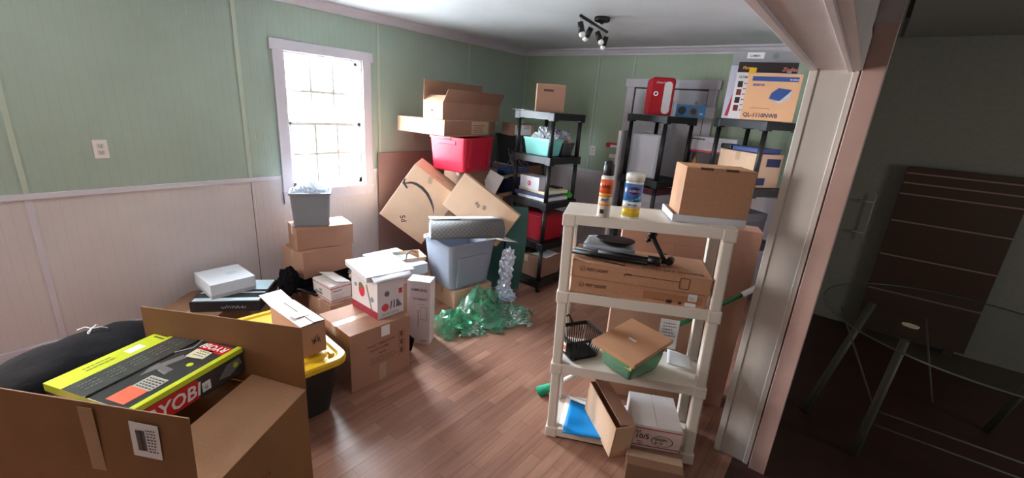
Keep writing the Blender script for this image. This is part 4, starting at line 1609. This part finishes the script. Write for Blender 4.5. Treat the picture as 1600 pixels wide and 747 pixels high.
def onC(x, y, z):
    v = TC @ Vector((x, y, z))
    return (v.x, v.y, v.z)


t = thing('product_box', 'large grey flat box with a white label behind the picture box and label printer carton', 'box', (2.785, -.90, 1.770), 10)
box('body', (0, 0, 0), (.47, .06, .52), mat('flat_grey_card', (150, 152, 156), .5), t, .003)
Ff = face('front', .47, .06, .52)
patch(t, Ff, .10, .465, .22, .51, PAPER, 'label_sticker')
text(t, Ff, .12, .478, 'LUMEN', .022, INK)
bm = bmesh.new()
prism(bm, disc_pts(.30, .485, .022), .001, Ff)
obj('printed_disc', bm, mat('darker_grey_print', (128, 130, 134), .5), t)
patch(t, Ff, 0, 0, .06, .41, mat('pale_violet_card', (196, 196, 212), .5), 'pale_panel')
shape(t, Ff, [(.02, .02), (.045, .02), (.07, .25), (.065, .27)], INKR, 'printed_red_streak', .0014)
w, d, h = .40, .045, .425
t = thing('product_box', 'black and white product box with picture column behind the label printer carton', 'box', (2.865, -1.01, 1.770), 10)
box('body', (0, 0, 0), (w, d, h), WHCB, t, .002)
Ff = face('front', w, d, h)
patch(t, Ff, .0, h - .075, w, h, INK, 'black_header')
text(t, Ff, .03, h - .052, 'Flame', .03, mat('flame_orange', (230, 150, 50), .4), off=.0014, shear=.2)
text(t, Ff, .30, h - .06, 'Zodiac', .036, mat('salmon_print', (220, 120, 120), .4), off=.0014, shear=.3)
text(t, Ff, .02, h - .118, 'ULTIMATE PORTABLE RADIANT HEATER', .024, INK, sx=.83)
patch(t, Ff, .08, h - .11, .13, h - .04, YEL, 'yellow_sticker', .0018)
patch(t, Ff, .335, h - .15, .365, h - .06, mat('pale_grey_label', (180, 190, 180), .4), 'tape_piece', .0018)
for k in range(4):
    patch(t, Ff, .02, .06 + .06 * k, .055, .105 + .06 * k, (mat('maroon_print', (110, 40, 44), .4), INK)[k % 2], 'printed_picture')
lines(t, Ff, .065, h - .16, .07, 6, .04, INK, .007)
w, d, h = .35, .17, .335
t = thing('product_box', 'orange-brown label printer carton reading QL-1110NWB on the right black shelving', 'box', (2.975, -1.12, 1.770), 9)
OC = mat('peach_cardboard', (216, 168, 126), .55, .04, 6)
box('body', (0, 0, 0), (w, d, h - .003), OC, t, .002)
box('top_flap', (.001, .001, h - .003), (w - .001, d - .001, h), OC, t, .001)
Ff = face('front', w, d, h)
BLUEP = mat('printer_blue', (44, 78, 140), .4)
patch(t, Ff, .03, h - .055, w - .02, h - .022, BLUEP, 'blue_band')
text(t, Ff, w - .075, h - .045, 'brother', .017, PAPER, off=.0012)
text(t, Ff, .04, h - .09, '無線対応', .02, BLUEP)
text(t, Ff, .015, .022, 'QL-1110NWB', .042, mat('navy_print', (40, 44, 80), .4), sx=.92)
lines(t, Ff, .05, .085, .16, 1, .01, INKB, .003)
shape(t, Ff, [(.165, .155), (.24, .125), (.30, .165), (.305, .215), (.27, .20), (.20, .14)], mat('light_grey_print', (190, 190, 194), .4), 'printed_printer_body', .0008)
shape(t, Ff, [(.165, .16), (.175, .20), (.215, .235), (.30, .225), (.285, .20), (.25, .16), (.235, .145)], BLUEP, 'printed_printer_cover', .0014)
patch(t, face('right', w, d, h), .03, .20, .12, .25, BLUEP, 'blue_panel')
# C shelf 2
w, d, h = .40, .27, .27
t = carton('brown carton with blue tape marks on the second shelf of the right black shelving', onC(.06, .07, 1.244), 55, .26, .42, .27, CBL, name='cardboard_box')
patch(t, face('front', .26, .42, .27), .10, .17, .24, .235, NAVY, 'blue_mark')
patch(t, face('front', .26, .42, .27), .03, .02, .12, .08, NAVY, 'blue_mark')
t = thing('blue_binder', 'blue flat box lying on the carton inside the right black shelving', 'box', onC(.08, .09, 1.5195), 55)
box('body', (0, 0, 0), (.22, .29, .03), mat('mid_blue_plastic', (56, 74, 134), .4), t, .004)
box('cover', (-.004, -.004, .03), (.224, .294, .036), mat('mid_blue_plastic', (56, 74, 134), .4), t, .002)
t = thing('black_case', 'small black case left of the blue flat box inside the right black shelving', 'case', onC(.12, .40, 1.5195), 55)
box('body', (-.04, 0, 0), (.055, .12, .04), BLACKP, t, .008)
box('clasp', (-.01, -.003, .012), (.015, 0, .026), STEEL, t, .001)
for i, (lab, z, c, h) in enumerate((('dark grey box on the third shelf of the right black shelving', .784, (70, 68, 70), .24), ('dim brown box on the lowest shelf of the right black shelving', .324, (110, 84, 66), .3))):
    t = thing('storage_box', lab, 'box', onC(.07, .08, z), 55)
    box('body', (0, 0, 0), (.24, .40, h * .7), mat('clutterc_%d' % i, c, .5), t, .004)
    box('lid', (-.003, -.003, h * .7), (.243, .403, h), mat('clutterc_lid_%d' % i, tuple(v + 8 for v in c), .5), t, .004)

# ------------------------------------------------------------ cream shelf in the foreground
WX = (2.774, -3.204)
WL = (1.268, .868, .457, .06)
WROT = (-.8, -1.5, 25.6)
rack('cream white plastic shelving in the foreground holding flat cartons and baskets', (WX[0], WX[1], 0), WROT, .777, .318, WL, WHITEP, plate=.048, post_w=.05, slots=False)
TW = Matrix.Translation((WX[0], WX[1], 0)) @ Euler([R(a) for a in WROT]).to_matrix().to_4x4()


def onW(x, y, z):
    v = TW @ Vector((x, y, z))
    return (v.x, v.y, v.z)


# spray can
t = thing('spray_can', 'white and orange aerosol can with a black cap standing on the cream shelving', 'spray can', (2.895, -3.105, 1.2725))
bm = bmesh.new()
lathe(bm, [(.028, 0), (.030, .003), (.030, .18), (.028, .19), (.021, .197)], 28)
obj('can', bm, mat('pale_can_print', (212, 206, 200), .3), t)
bm = bmesh.new()
lathe(bm, [(.0304, .115), (.0304, .178)], 28)
obj('orange_band', bm, mat('orange_red_print', (226, 92, 40), .3), t)
bm = bmesh.new()
lathe(bm, [(.0306, .098), (.0306, .115)], 28)
lathe(bm, [(.0306, .058), (.0306, .07)], 28)
obj('amber_band', bm, mat('amber_print', (236, 150, 60), .3), t)
bm = bmesh.new()
lathe(bm, [(.022, .195), (.026, .199), (.024, .242), (.014, .258), (.008, .262)], 20)
cyl(bm, (0, 0, .247), (-.012, -.022, .253), .006)
obj('cap', bm, BLACKP, t)


def curved_text(parent, s, size, r, ang0, z, m, name='printed_text', sx=1.0):
    o = text(parent, Matrix.Identity(4), 0, 0, s, size, m, off=0, sx=sx, name=name)
    xs = [v.co.x for v in o.data.vertices]
    c = (min(xs) + max(xs)) / 2
    for v in o.data.vertices:
        a = R(ang0) + (v.co.x - c) / r
        rr_ = r + .0006 + abs(v.co.z)
        v.co = Vector((rr_ * math.cos(a), rr_ * math.sin(a), z + v.co.y))
    return o


VA = -68
curved_text(t, 'RAID', .02, .0308, VA, .14, INK)
curved_text(t, 'ANT', .018, .0308, VA, .078, INK)
bm = bmesh.new()
for k in range(2):
    a = R(VA - 18 + 12 * k)
    addbox(bm, (-.006, -.0012, .02), (.006, 0, .04), 0, Matrix.Rotation(a, 4, 'Z') @ Matrix.Translation((.0304, 0, 0)) @ Matrix.Rotation(R(90), 4, 'Z'))
obj('printed_mark', bm, INK, t)

# wipes canister
t = thing('wipes_canister', 'white canister of disinfecting wipes with a blue and yellow label on the cream shelving', 'canister', (2.992, -3.02, 1.2725))
bm = bmesh.new()
lathe(bm, [(.038, 0), (.041, .006), (.041, .172), (.038, .178)], 32)
obj('canister', bm, mat('white_hdpe', (232, 230, 222), .35), t)
bm = bmesh.new()
lathe(bm, [(.036, .178), (.043, .180), (.043, .206), (.040, .212), (.020, .214)], 32)
obj('lid', bm, mat('white_hdpe', (232, 230, 222), .35), t)
for nm, z0, z1, m_ in (('blue_label', .085, .168, mat('clorox_blue', (40, 120, 190), .3)), ('white_label', .055, .085, PAPER), ('yellow_label', .014, .055, mat('label_yellow', (236, 200, 48), .3))):
    bm = bmesh.new()
    lathe(bm, [(.0413, z0), (.0413, z1)], 32)
    obj(nm, bm, m_, t)


def curved_shape(parent, pts, r, ang0, z, m, name='printed_mark', off=.0):
    """2d outline wrapped round a cylinder"""
    bm = bmesh.new()
    cx = sum(p[0] for p in pts) / len(pts)
    cy = sum(p[1] for p in pts) / len(pts)
    c = bm.verts.new((0, 0, 0))
    c.co = Vector(((r + off) * math.cos(R(ang0) + cx / r), (r + off) * math.sin(R(ang0) + cx / r), z + cy))
    rings = []
    for f in (.33, .66, 1.0):
        rings.append([bm.verts.new(Vector(((r + off) * math.cos(R(ang0) + (cx + (p[0] - cx) * f) / r), (r + off) * math.sin(R(ang0) + (cx + (p[0] - cx) * f) / r), z + cy + (p[1] - cy) * f))) for p in pts])
    n_ = len(pts)
    for i in range(n_):
        j = (i + 1) % n_
        bm.faces.new((c, rings[0][i], rings[0][j]))
        for a, b in zip(rings[:-1], rings[1:]):
            bm.faces.new((a[i], b[i], b[j], a[j]))
    return obj(name, bm, m, parent)


curved_shape(t, [(-.05, .085), (-.03, .085), (.05, .12), (.05, .10), (.0, .088)], .0413, VA, 0, mat('label_cyan', (140, 200, 230), .3), off=.0005)
curved_shape(t, [(.033 * math.cos(a * .4) * 1.0, .136 + .021 * math.sin(a * .4)) for a in range(16)], .0413, VA + 6, 0, mat('label_red', (210, 50, 70), .3), off=.0008)
curved_shape(t, [(.030 * math.cos(a * .4) * 1.0, .136 + .0175 * math.sin(a * .4)) for a in range(16)], .0413, VA + 6, 0, mat('label_navy', (30, 60, 130), .3), off=.0012)
curved_text(t, 'CLOROX', .0145, .043, VA + 6, .131, PAPER, sx=.95)
curved_shape(t, [(-.02, .064), (.02, .064), (.02, .076), (-.02, .076)], .0413, VA + 4, 0, mat('label_slate', (110, 130, 150), .3), off=.0008)
curved_text(t, 'fresh wipes', .008, .042, VA + 4, .046, mat('label_ochre', (176, 130, 20), .3))

# carton on top with white tray
t = thing('white_tray', 'shallow white cardboard tray under the plain carton at the right end of the cream shelving', 'tray', onW(.50, .055, 1.272), 31)
bm = bmesh.new()
open_body(bm, .325, .24, .032, .004)
obj('tray', bm, WHCB, t)
w, d, h = .305, .195, .245
t = thing('cardboard_box', 'plain orange-brown carton with tucked lid slots on the right end of the cream shelving', 'box', onW(.525, .06, 1.280), 32)
box('body', (0, 0, 0), (w, d, h - .004), CBO, t, .002)
bm = bmesh.new()
addbox(bm, (.001, .001, h - .004), (w - .001, d - .001, h), .001)
obj('lid', bm, mat('peach_cardboard_lid', (208, 156, 112), .7), t)
for x0 in (.06, .17):
    box('tuck_slot', (x0, -.0008, h - .010), (x0 + .055, .012, h + .0008), INKB, t, 0)
bm = bmesh.new()
addbox(bm, (.12, -.0015, h - .014), (.165, .01, h + .001), .001)
obj('tuck_tab', bm, CBO, t)

# key light cartons
for i, (lab, loc, rt, w, d, h) in enumerate((
        ('flat brown KEY LIGHT carton with white barcode labels, lower of two on the cream shelving', onW(.064, .010, .876), 26.4, .640, .30, .080),
        ('flat brown KEY LIGHT carton with a lamp drawing, upper of two on the cream shelving', onW(.064, .012, .9575), 25.2, .645, .30, .080))):
    t = thing('product_box', lab, 'box', loc, rt)
    box('body', (0, 0, 0), (w, d, h - .004), CBO, t, .002)
    box('lid', (-.001, -.001, h - .004), (w + .001, d + .001, h), CBO, t, .001)
    Ff = face('front', w, d, h)
    ring_mark(t, Ff, .05, .045, .013, .002, INKB)
    text(t, Ff, .044, .039, 'e', .018, INKB)
    text(t, Ff, .072, .038, 'KEY LIGHT', .021, INKB)
    if i == 0:
        patch(t, Ff, .35, .02, w - .02, .06, mat('printed_fine_brown', (172, 118, 80), .7), 'printed_panel')
        patch(t, Ff, w - .085, .038, w - .045, .074, PAPER, 'label_sticker', .001)
        patch(t, Ff, w - .095, .01, w - .045, .028, PAPER, 'label_sticker', .001)
        barcode(t, Ff, w - .18, .012, .025, .02)
        lines(t, Ff @ Matrix.Translation((0, 0, .0006)), w - .08, .055, .03, 2, .01, INK, .003)
        lines(t, Ff, .40, .022, .1, 1, .01, INKB, .003)
        patch(t, Ff, w - .125, .014, w - .11, .028, INKB, 'printed_mark')
    else:
        bm = bmesh.new()
        addbox(bm, (.27, .046, .0004), (w - .14, .049, .001), 0, Ff)
        addbox(bm, (.255, .044, .0004), (.285, .052, .001), 0, Ff)
        addbox(bm, (.25, .036, .0004), (.253, .05, .001), 0, Ff)
        a0 = []
        t_ = bmesh.new()
        A_ = [Vector((p.x, p.y, .001)) for p in rrect(w - .14, .014, w - .095, .070, 0, .008)]
        B_ = [Vector((p.x, p.y, .001)) for p in rrect(w - .137, .017, w - .098, .067, 0, .006)]
        loft(t_, [A_, B_], False, False)
        merge(bm, t_, Ff)
        obj('printed_lamp_outline', bm, INKB, t)
        T = face('top', w, d, h)
        text(t, T @ Matrix.Translation((w - .03, .035, 0)) @ Matrix.Rotation(math.pi, 4, 'Z'), 0, -.02, 'ELGATO KEY LIGHT', .032, INKB)
# items on top carton
t = thing('padded_mailer', 'silvery bubble mailer lying on the topmost key light carton', 'mailer', onW(.10, .16, 1.0395), 22)
bm = bmesh.new()
for k in range(3):
    sheet(bm, [(0, 0, .008 + .02 * k), (.26, -.01, .010 + .018 * k), (.25, .12, .02 + .018 * k), (.01, .13, .016 + .02 * k)], 14, 8, .016, 3 + k, .012)
obj('mailer', bm, mat('silver_mailer', (196, 204, 214), .25, .15, 9, metal=.3), t)
t = thing('ring_light_head', 'black bowl-shaped lamp head lying on the silvery mailer', 'lamp', onW(.26, .17, 1.085), 22)
bm = bmesh.new()
lathe(bm, [(.02, .0), (.06, .012), (.095, .035), (.098, .04)], 28, sy=.7)
obj('shade', bm, BLACKP, t)
t = thing('light_stand', 'folded black light stand lying along the topmost key light carton', 'tripod', onW(.08, .10, 1.0395), 20)
bm = bmesh.new()
cyl(bm, (-.02, .03, .024), (.33, .03, .024), .010)
cyl(bm, (-.03, .0, .016), (.34, .005, .016), .012)
cyl(bm, (.10, .015, .026), (.36, .015, .026), .017)
cyl(bm, (-.02, .055, .016), (.32, .045, .016), .010)
obj('legs', bm, BLACKP, t)
bm = bmesh.new()
cyl(bm, (.34, .02, .03), (.40, .02, .03), .022)
obj('collar', bm, BLACKP, t)
bm = bmesh.new()
tube(bm, [(.04, -.01, .008), (.14, -.035, .004), (.24, -.05, .003), (.235, -.02, .004)], .0025, 6)
obj('thin_rod', bm, BLACKP, t)
t = thing('clamp_arm', 'black articulated clamp arm standing on the topmost key light carton', 'clamp', onW(.47, .13, 1.0395), 20)
bm = bmesh.new()
tube(bm, [(-.04, .04, .125), (-.02, .03, .09), (.01, .01, .05), (.035, -.005, .012)], .011, 10)
obj('arm', bm, BLACKP, t)
bm = bmesh.new()
cyl(bm, (-.055, .04, .115), (-.025, .04, .14), .018)
cyl(bm, (-.065, .04, .09), (-.045, .04, .10), .010)
obj('upper_knob', bm, BLACKP, t)
bm = bmesh.new()
cyl(bm, (.02, -.01, .012), (.07, -.005, .012), .012)
cyl(bm, (.055, -.028, .018), (.065, .018, .018), .018)
obj('lower_knob', bm, BLACKP, t)

# shelf 3 : black basket, pad, green bag
t = thing('wire_basket', 'small black slatted plastic basket with an orange tag on the cream shelving', 'basket', onW(.125, .155, .462), 62)
bm = bmesh.new()
W0, D0, hh = .215, .19, .13


def bring(f, z):
    return rrect(-W0 / 2 * f, -D0 / 2 * f, W0 / 2 * f, D0 / 2 * f, z, .015 * f, 2)


loft(bm, [bring(.78, 0), bring(.79, .012), bring(.76, .012), bring(.75, .003)], True, True)
loft(bm, [bring(.99, hh - .02), bring(1.03, hh), bring(1.0, hh), bring(.965, hh - .02)], False, False)
loft(bm, [bring(.965, hh - .02), bring(.99, hh - .02)], False, False)
for s in (-1, 1):
    for k in range(12):
        q = -.43 + .86 * k / 11
        cyl(bm, (W0 * q * .78, s * D0 / 2 * .78, .008), (W0 * q, s * D0 / 2 * .98, hh - .016), .003, None, 6)
    for k in range(10):
        q = -.42 + .84 * k / 9
        cyl(bm, (s * W0 / 2 * .78, D0 * q * .78, .008), (s * W0 / 2 * .98, D0 * q, hh - .016), .003, None, 6)
obj('basket', bm, BLACKP, t)
Fb = face('left', W0, D0, hh) @ Matrix.Translation((-D0 / 2, 0, 0))
bm = bmesh.new()
addbox(bm, (-.102, -.035, .035), (-.098, .0, .085), .001)
tg = obj('price_tag', bm, PAPER, t)
bm = bmesh.new()
addbox(bm, (-.1035, -.03, .045), (-.1015, -.003, .072), .001)
obj('orange_logo', bm, mat('tag_orange', (240, 96, 50), .4), tg)
bm = bmesh.new()
tube(bm, [(-.05, D0 / 2, hh), (-.06, D0 / 2 + .01, hh + .035), (-.01, D0 / 2 + .012, hh + .045), (.01, D0 / 2, hh)], .006, 8)
obj('handle', bm, BLACKP, t)

GB = film('green_thin_bag', (150, 205, 170), (130, 186, 150), .55)
gx, gy, gz = onW(.405, .075, .463)
t = thing('plastic_bag', 'pale green translucent bag with a yellow taped edge on the cream shelving', 'bag', (gx, gy, gz), 74)
bm = bmesh.new()
rings = []
for k, (z, s) in enumerate(((0, .80), (.02, .92), (.06, 1.0), (.10, 1.02), (.118, .98))):
    rings.append([Vector((p.x * s + .008 * noise.noise(p * 30 + Vector((0, 0, z * 60))), p.y * s + .008 * noise.noise(p * 30 + Vector((9, 0, z * 60))), z)) for p in rrect(-.125, -.10, .125, .10, 0, .02)])
loft(bm, rings, True, False, True)
obj('film', bm, GB, t)
bm = bmesh.new()
addbox(bm, (-.127, -.102, .078), (-.121, .095, .116), .002)
obj('yellow_tape', bm, mat('yellow_tape', (206, 196, 110), .5), t)
t = thing('laptop_sleeve', 'flat black padded sleeve under the brown board on the third shelf', 'sleeve', (gx - .0, gy + .0, gz + .088), (0, 0, 74))
box('sleeve', (-.112, -.088, 0), (.15, .088, .036), BLACKF, t, .012)
t = thing('cardboard_pad', 'square tan cardboard lid with a small white sticker on the black sleeve', 'lid', (gx - .01, gy - .02, gz + .127), (3, -3, 80))
box('pad', (-.14, -.12, 0), (.22, .14, .022), mat('smooth_tan_card', (188, 140, 104), .6, .03, 9), t, .002)
box('sticker', (.03, -.01, .022), (.045, .035, .0228), PAPER, t, 0)
t = thing('paper_sheet', 'crumpled pale paper behind the tan lid on the third shelf of the cream shelving', 'sheet', onW(.60, .16, .463), 26)
bm = bmesh.new()
sheet(bm, [(0, 0, .01), (.13, -.02, .006), (.14, .10, .02), (.01, .11, .03)], 8, 8, .02, 6, .0015)
obj('sheet', bm, PAPER, t)
t = thing('shipping_paper', 'white printed packing slip hanging at the back right of the third shelf', 'paper', onW(.56, .312, .485), (-6, 0, 26))
bm = bmesh.new()
addbox(bm, (0, 0, 0), (.10, .002, .17))
obj('slip', bm, PAPER, t)
lines(t, face('front', .1, .002, .17), .015, .145, .07, 7, .018, INK, .004)

# shelf 4 (bottom)
t = thing('folder', 'bright blue plastic folder hanging over the bottom left of the cream shelving', 'folder', onW(.10, .03, .064), 20)
bm = bmesh.new()
sheet(bm, [(.0, -.06, .004), (.25, -.02, .004), (.17, .20, .012), (-.01, .22, .012)], 10, 10, .005, 4, .006)
obj('cover', bm, mat('sky_blue_plastic', (0, 138, 214), .4), t)
bm = bmesh.new()
sheet(bm, [(-.03, -.04, -.0005), (.26, -.0, -.0005), (.23, .24, .004), (-.04, .26, .004)], 8, 8, .002, 8, .002)
obj('white_pages', bm, PAPER, t)
w, d, h = .11, .34, .20
t = thing('cardboard_box', 'open tan carton lying on its side at the bottom of the cream shelving', 'box', (3.135, -3.155, .048), (6, 0, 52))
bm = bmesh.new()
for lo, hi in (((0, 0, 0), (w, .004, h)), ((0, 0, 0), (w, d, .004)), ((0, 0, 0), (.004, d, h)), ((w - .004, 0, 0), (w, d, h)), ((0, d - .004, 0), (w, d, h))):
    addbox(bm, lo, hi)
obj('body', bm, CBL, t)
flap(t, 'right', w, d, h, w * .8, 10, CBR)
w, d, h = .245, .275, .135
t = carton('white mailing box with red stripes and handwriting at the bottom of the cream shelving', (3.195, -3.057, .101), 28.7, w, d, h, mat('white_mailer', (214, 208, 206), .55, .05, 9), tape=False, name='mailing_box', seam='y')
F1 = face('front', w, d, h)
patch(t, F1, 0, h - .02, w, h - .014, INKR, 'red_stripe')
patch(t, F1, 0, .012, w, .018, INKR, 'red_stripe')
patch(t, F1, .0, .02, w, h - .022, mat('pinkish_mailer', (226, 200, 194), .55), 'pale_panel', .0003)
text(t, F1, .02, h - .045, 'AZ', .02, INK)
text(t, F1, .02, .055, '10/5', .04, INK, rot=2, name='handwriting')
lines(t, F1, .035, .035, .03, 2, .012, INK, .006)
ring_mark(t, F1, .155, .055, .032, .0025, INK, 'marker_circle', ru=1.7)
text(t, F1, .115, .058, 'GREEN', .02, INK, name='handwriting')
text(t, F1, .12, .036, '8-10', .022, INK, name='handwriting')
carton('low brown carton on the floor below the white mailing box with handwriting', (onW(.43, -.175, 0)[0], onW(.43, -.175, 0)[1], 0), 25.6, .27, .16, .0985, CBD)

# ------------------------------------------------------------ behind the cream shelf
t = carton('tall brown carton standing behind the right end of the cream shelving', (3.25, -2.30, 0), 20, .22, .16, 1.16, CBR, tape=False)
lines(t, face('front', .2, .16, 1.16), .03, .93, .02, 1, .01, INK, .008)
patch(t, face('front', .2, .16, 1.16), 0, .75, .2, .752, CBD, 'fold_line')
t = carton('wide brown carton behind the middle of the cream shelving', (2.80, -2.62, 0), 25, .50, .22, 1.20, CBR, tape=False, seam='y')
Ff = face('front', .5, .22, 1.2)
for k, z in enumerate((.35, .72, 1.05)):
    patch(t, Ff, 0, z, .5, z + .002, CBD, 'fold_line')
patch(t, Ff, .30, .72, .302, 1.05, CBD, 'fold_line')
lines(t, Ff, .24, .98, .03, 1, .01, INK, .01)
t = thing('flattened_carton', 'flattened brown carton leaning at the white column behind the cream shelving', 'cardboard', (3.50, -2.22, 0), (0, -3, 95))
box('panel', (0, 0, 0), (.30, .012, .95), CBR, t, .002)
box('panel', (.01, .014, 0), (.28, .024, .80), CBD, t, .002)
box('flap', (.0, -.035, .55), (.16, -.01, .86), CBL, t, .002)
# broom
t = thing('broom', 'green broom with a white grip slanting behind the cream shelving', 'broom', (2.568, -2.922, 0))
e = Vector((3.50, -2.33, .875)) - Vector((2.568, -2.922, 0))
s0 = Vector((0, 0, .045))
bm = bmesh.new()
cyl(bm, s0 + (e - s0) * .18, s0 + (e - s0) * .96, .011)
obj('pole', bm, mat('green_pole', (16, 120, 74), .35), t)
bm = bmesh.new()
cyl(bm, s0 + (e - s0) * .94, e + (e - s0) * .02, .016)
obj('grip', bm, PAPER, t)
bm = bmesh.new()
cyl(bm, s0 + (e - s0) * .06, s0 + (e - s0) * .2, .014)
obj('lower_sleeve', bm, mat('white_hdpe', (232, 230, 222), .35), t)
bm = bmesh.new()
cyl(bm, s0 + Vector((-.03, -.0, -.03)), s0 + (e - s0) * .07, .038, .014)
obj('bristle_head', bm, mat('green_bristle', (20, 150, 110), .6, .2, 40), t)

# ------------------------------------------------------------ dark hall
t = thing('slatted_panel', 'dark brown panel with thin pale horizontal strips standing at the dark back wall', 'panel', (4.10, -.10, 0))
DB = mat('dark_brown_wood', (78, 54, 42), .5, .1, 6)
bm = bmesh.new()
addbox(bm, (0, 0, 0.05), (.72, .05, 1.50), .004)
addbox(bm, (.03, 0, 0), (.09, .05, .05))
addbox(bm, (.60, 0, 0), (.66, .05, .05))
obj('board', bm, DB, t)
for z in (1.44, 1.36, 1.27, 1.04, .74, .42):
    box('pale_strip', (0, -.006, z), (.72, 0, z + .012), mat('tan_strip', (160, 130, 110), .5), t, .001)
t = thing('towel_rail', 'small white wire rail on the dark wall beside the pinkish casing', 'rail', (3.93, -.004, 1.02))
bm = bmesh.new()
tube(bm, [(.03, -.05, -.21), (.03, -.05, .21)], .006, 8)
tube(bm, [(-.06, -.05, .14), (.03, -.05, .14)], .006, 8)
tube(bm, [(-.06, -.05, -.14), (.03, -.05, -.14)], .006, 8)
tube(bm, [(-.06, 0, .14), (-.06, -.05, .14)], .006, 8)
tube(bm, [(-.06, 0, -.14), (-.06, -.05, -.14)], .006, 8)
obj('rail', bm, mat('dim_white_metal', (190, 188, 180), .4), t)
# glass table
t = thing('glass_table', 'round clear glass table on pale crossed tube legs in the dark room on the right', 'table', (4.50, -1.68, 0))
bm = bmesh.new()
loft(bm, [rrect(-.7, -.7, .7, .7, z, .69, 14) for z in (.730, .733)] + [rrect(-.703, -.703, .703, .703, .737, .70, 14)] + [rrect(-.7, -.7, .7, .7, .742, .69, 14)], True, True)
obj('glass_top', bm, clear_plastic('table_glass', (70, 80, 74), .12, .05), t)
bm = bmesh.new()
tube(bm, [(.700 * math.cos(2 * math.pi * k / 64), .700 * math.sin(2 * math.pi * k / 64), .736) for k in range(65)], .0045, 6)
obj('glass_edge', bm, mat('glass_edge_tone', (84, 92, 80), .3), t)
LEGM = mat('pale_grey_tube', (92, 92, 84), .5)
for a0, a1 in (((-.32, -.40), (-.36, -.44)), ((-.45, .10), (-.62, -.18)), ((.42, .36), (.30, .44)), ((.40, -.30), (.46, -.36))):
    bm = bmesh.new()
    cyl(bm, (a0[0], a0[1], .728), (a1[0], a1[1], 0), .020)
    obj('leg', bm, LEGM, t)
for a0, a1 in (((-.60, -.1, .72), (-.34, -.42, .3)), ((-.34, -.42, .30), (.46, -.36, .28)), ((-.35, -.43, .22), (.46, -.36, .20)), ((-.2, .1, .72), (-.1, -.2, .35))):
    bm = bmesh.new()
    cyl(bm, a0, a1, .005)
    obj('brace_rod', bm, LEGM, t)
t = thing('soap_dish', 'small pale oval dish lying on the glass table', 'dish', (4.205, -1.89, .7425))
bm = bmesh.new()
lathe(bm, [(.018, 0), (.034, .004), (.038, .012), (.033, .012), (.02, .006)], 24, sy=.8)
obj('dish', bm, mat('pale_dish', (228, 220, 196), .4), t)
# door track remnants above the casing
box('trim_40', (3.785, -2.64, 2.16), (3.80, -2.2, 2.30), mat('dim_iron', (40, 36, 34), .6), None, .002, kind='structure')

# ------------------------------------------------------------ groups of look-alikes
for o in bpy.data.objects:
    if o.parent or 'label' not in o:
        continue
    L = o['label']
    k = o.name.split('.')[0]
    if k == 'plastic_shelving' and 'black' in L[:14]:
        o['group'] = 'black plastic shelving units'
    elif 'KEY LIGHT' in L:
        o['group'] = 'flat lamp cartons on the cream shelving'
    elif k == 'document_box':
        o['group'] = 'paper stack on the black shelving'
    elif k == 'wall_outlet':
        o['group'] = 'wall outlets'
    elif k == 'garden_bush':
        o['group'] = 'bushes outside the window'
    elif k == 'mailing_box':
        o['group'] = 'white mailing boxes with red stripes'
    elif 'window-side stack' in L and k == 'cardboard_box':
        o['group'] = 'cartons of the window-side stack'
    elif k == 'product_box' and 'right black shelving' in L:
        o['group'] = 'product boxes on top of the right black shelving'
    elif k == 'storage_tote':
        o['group'] = 'plastic storage totes'
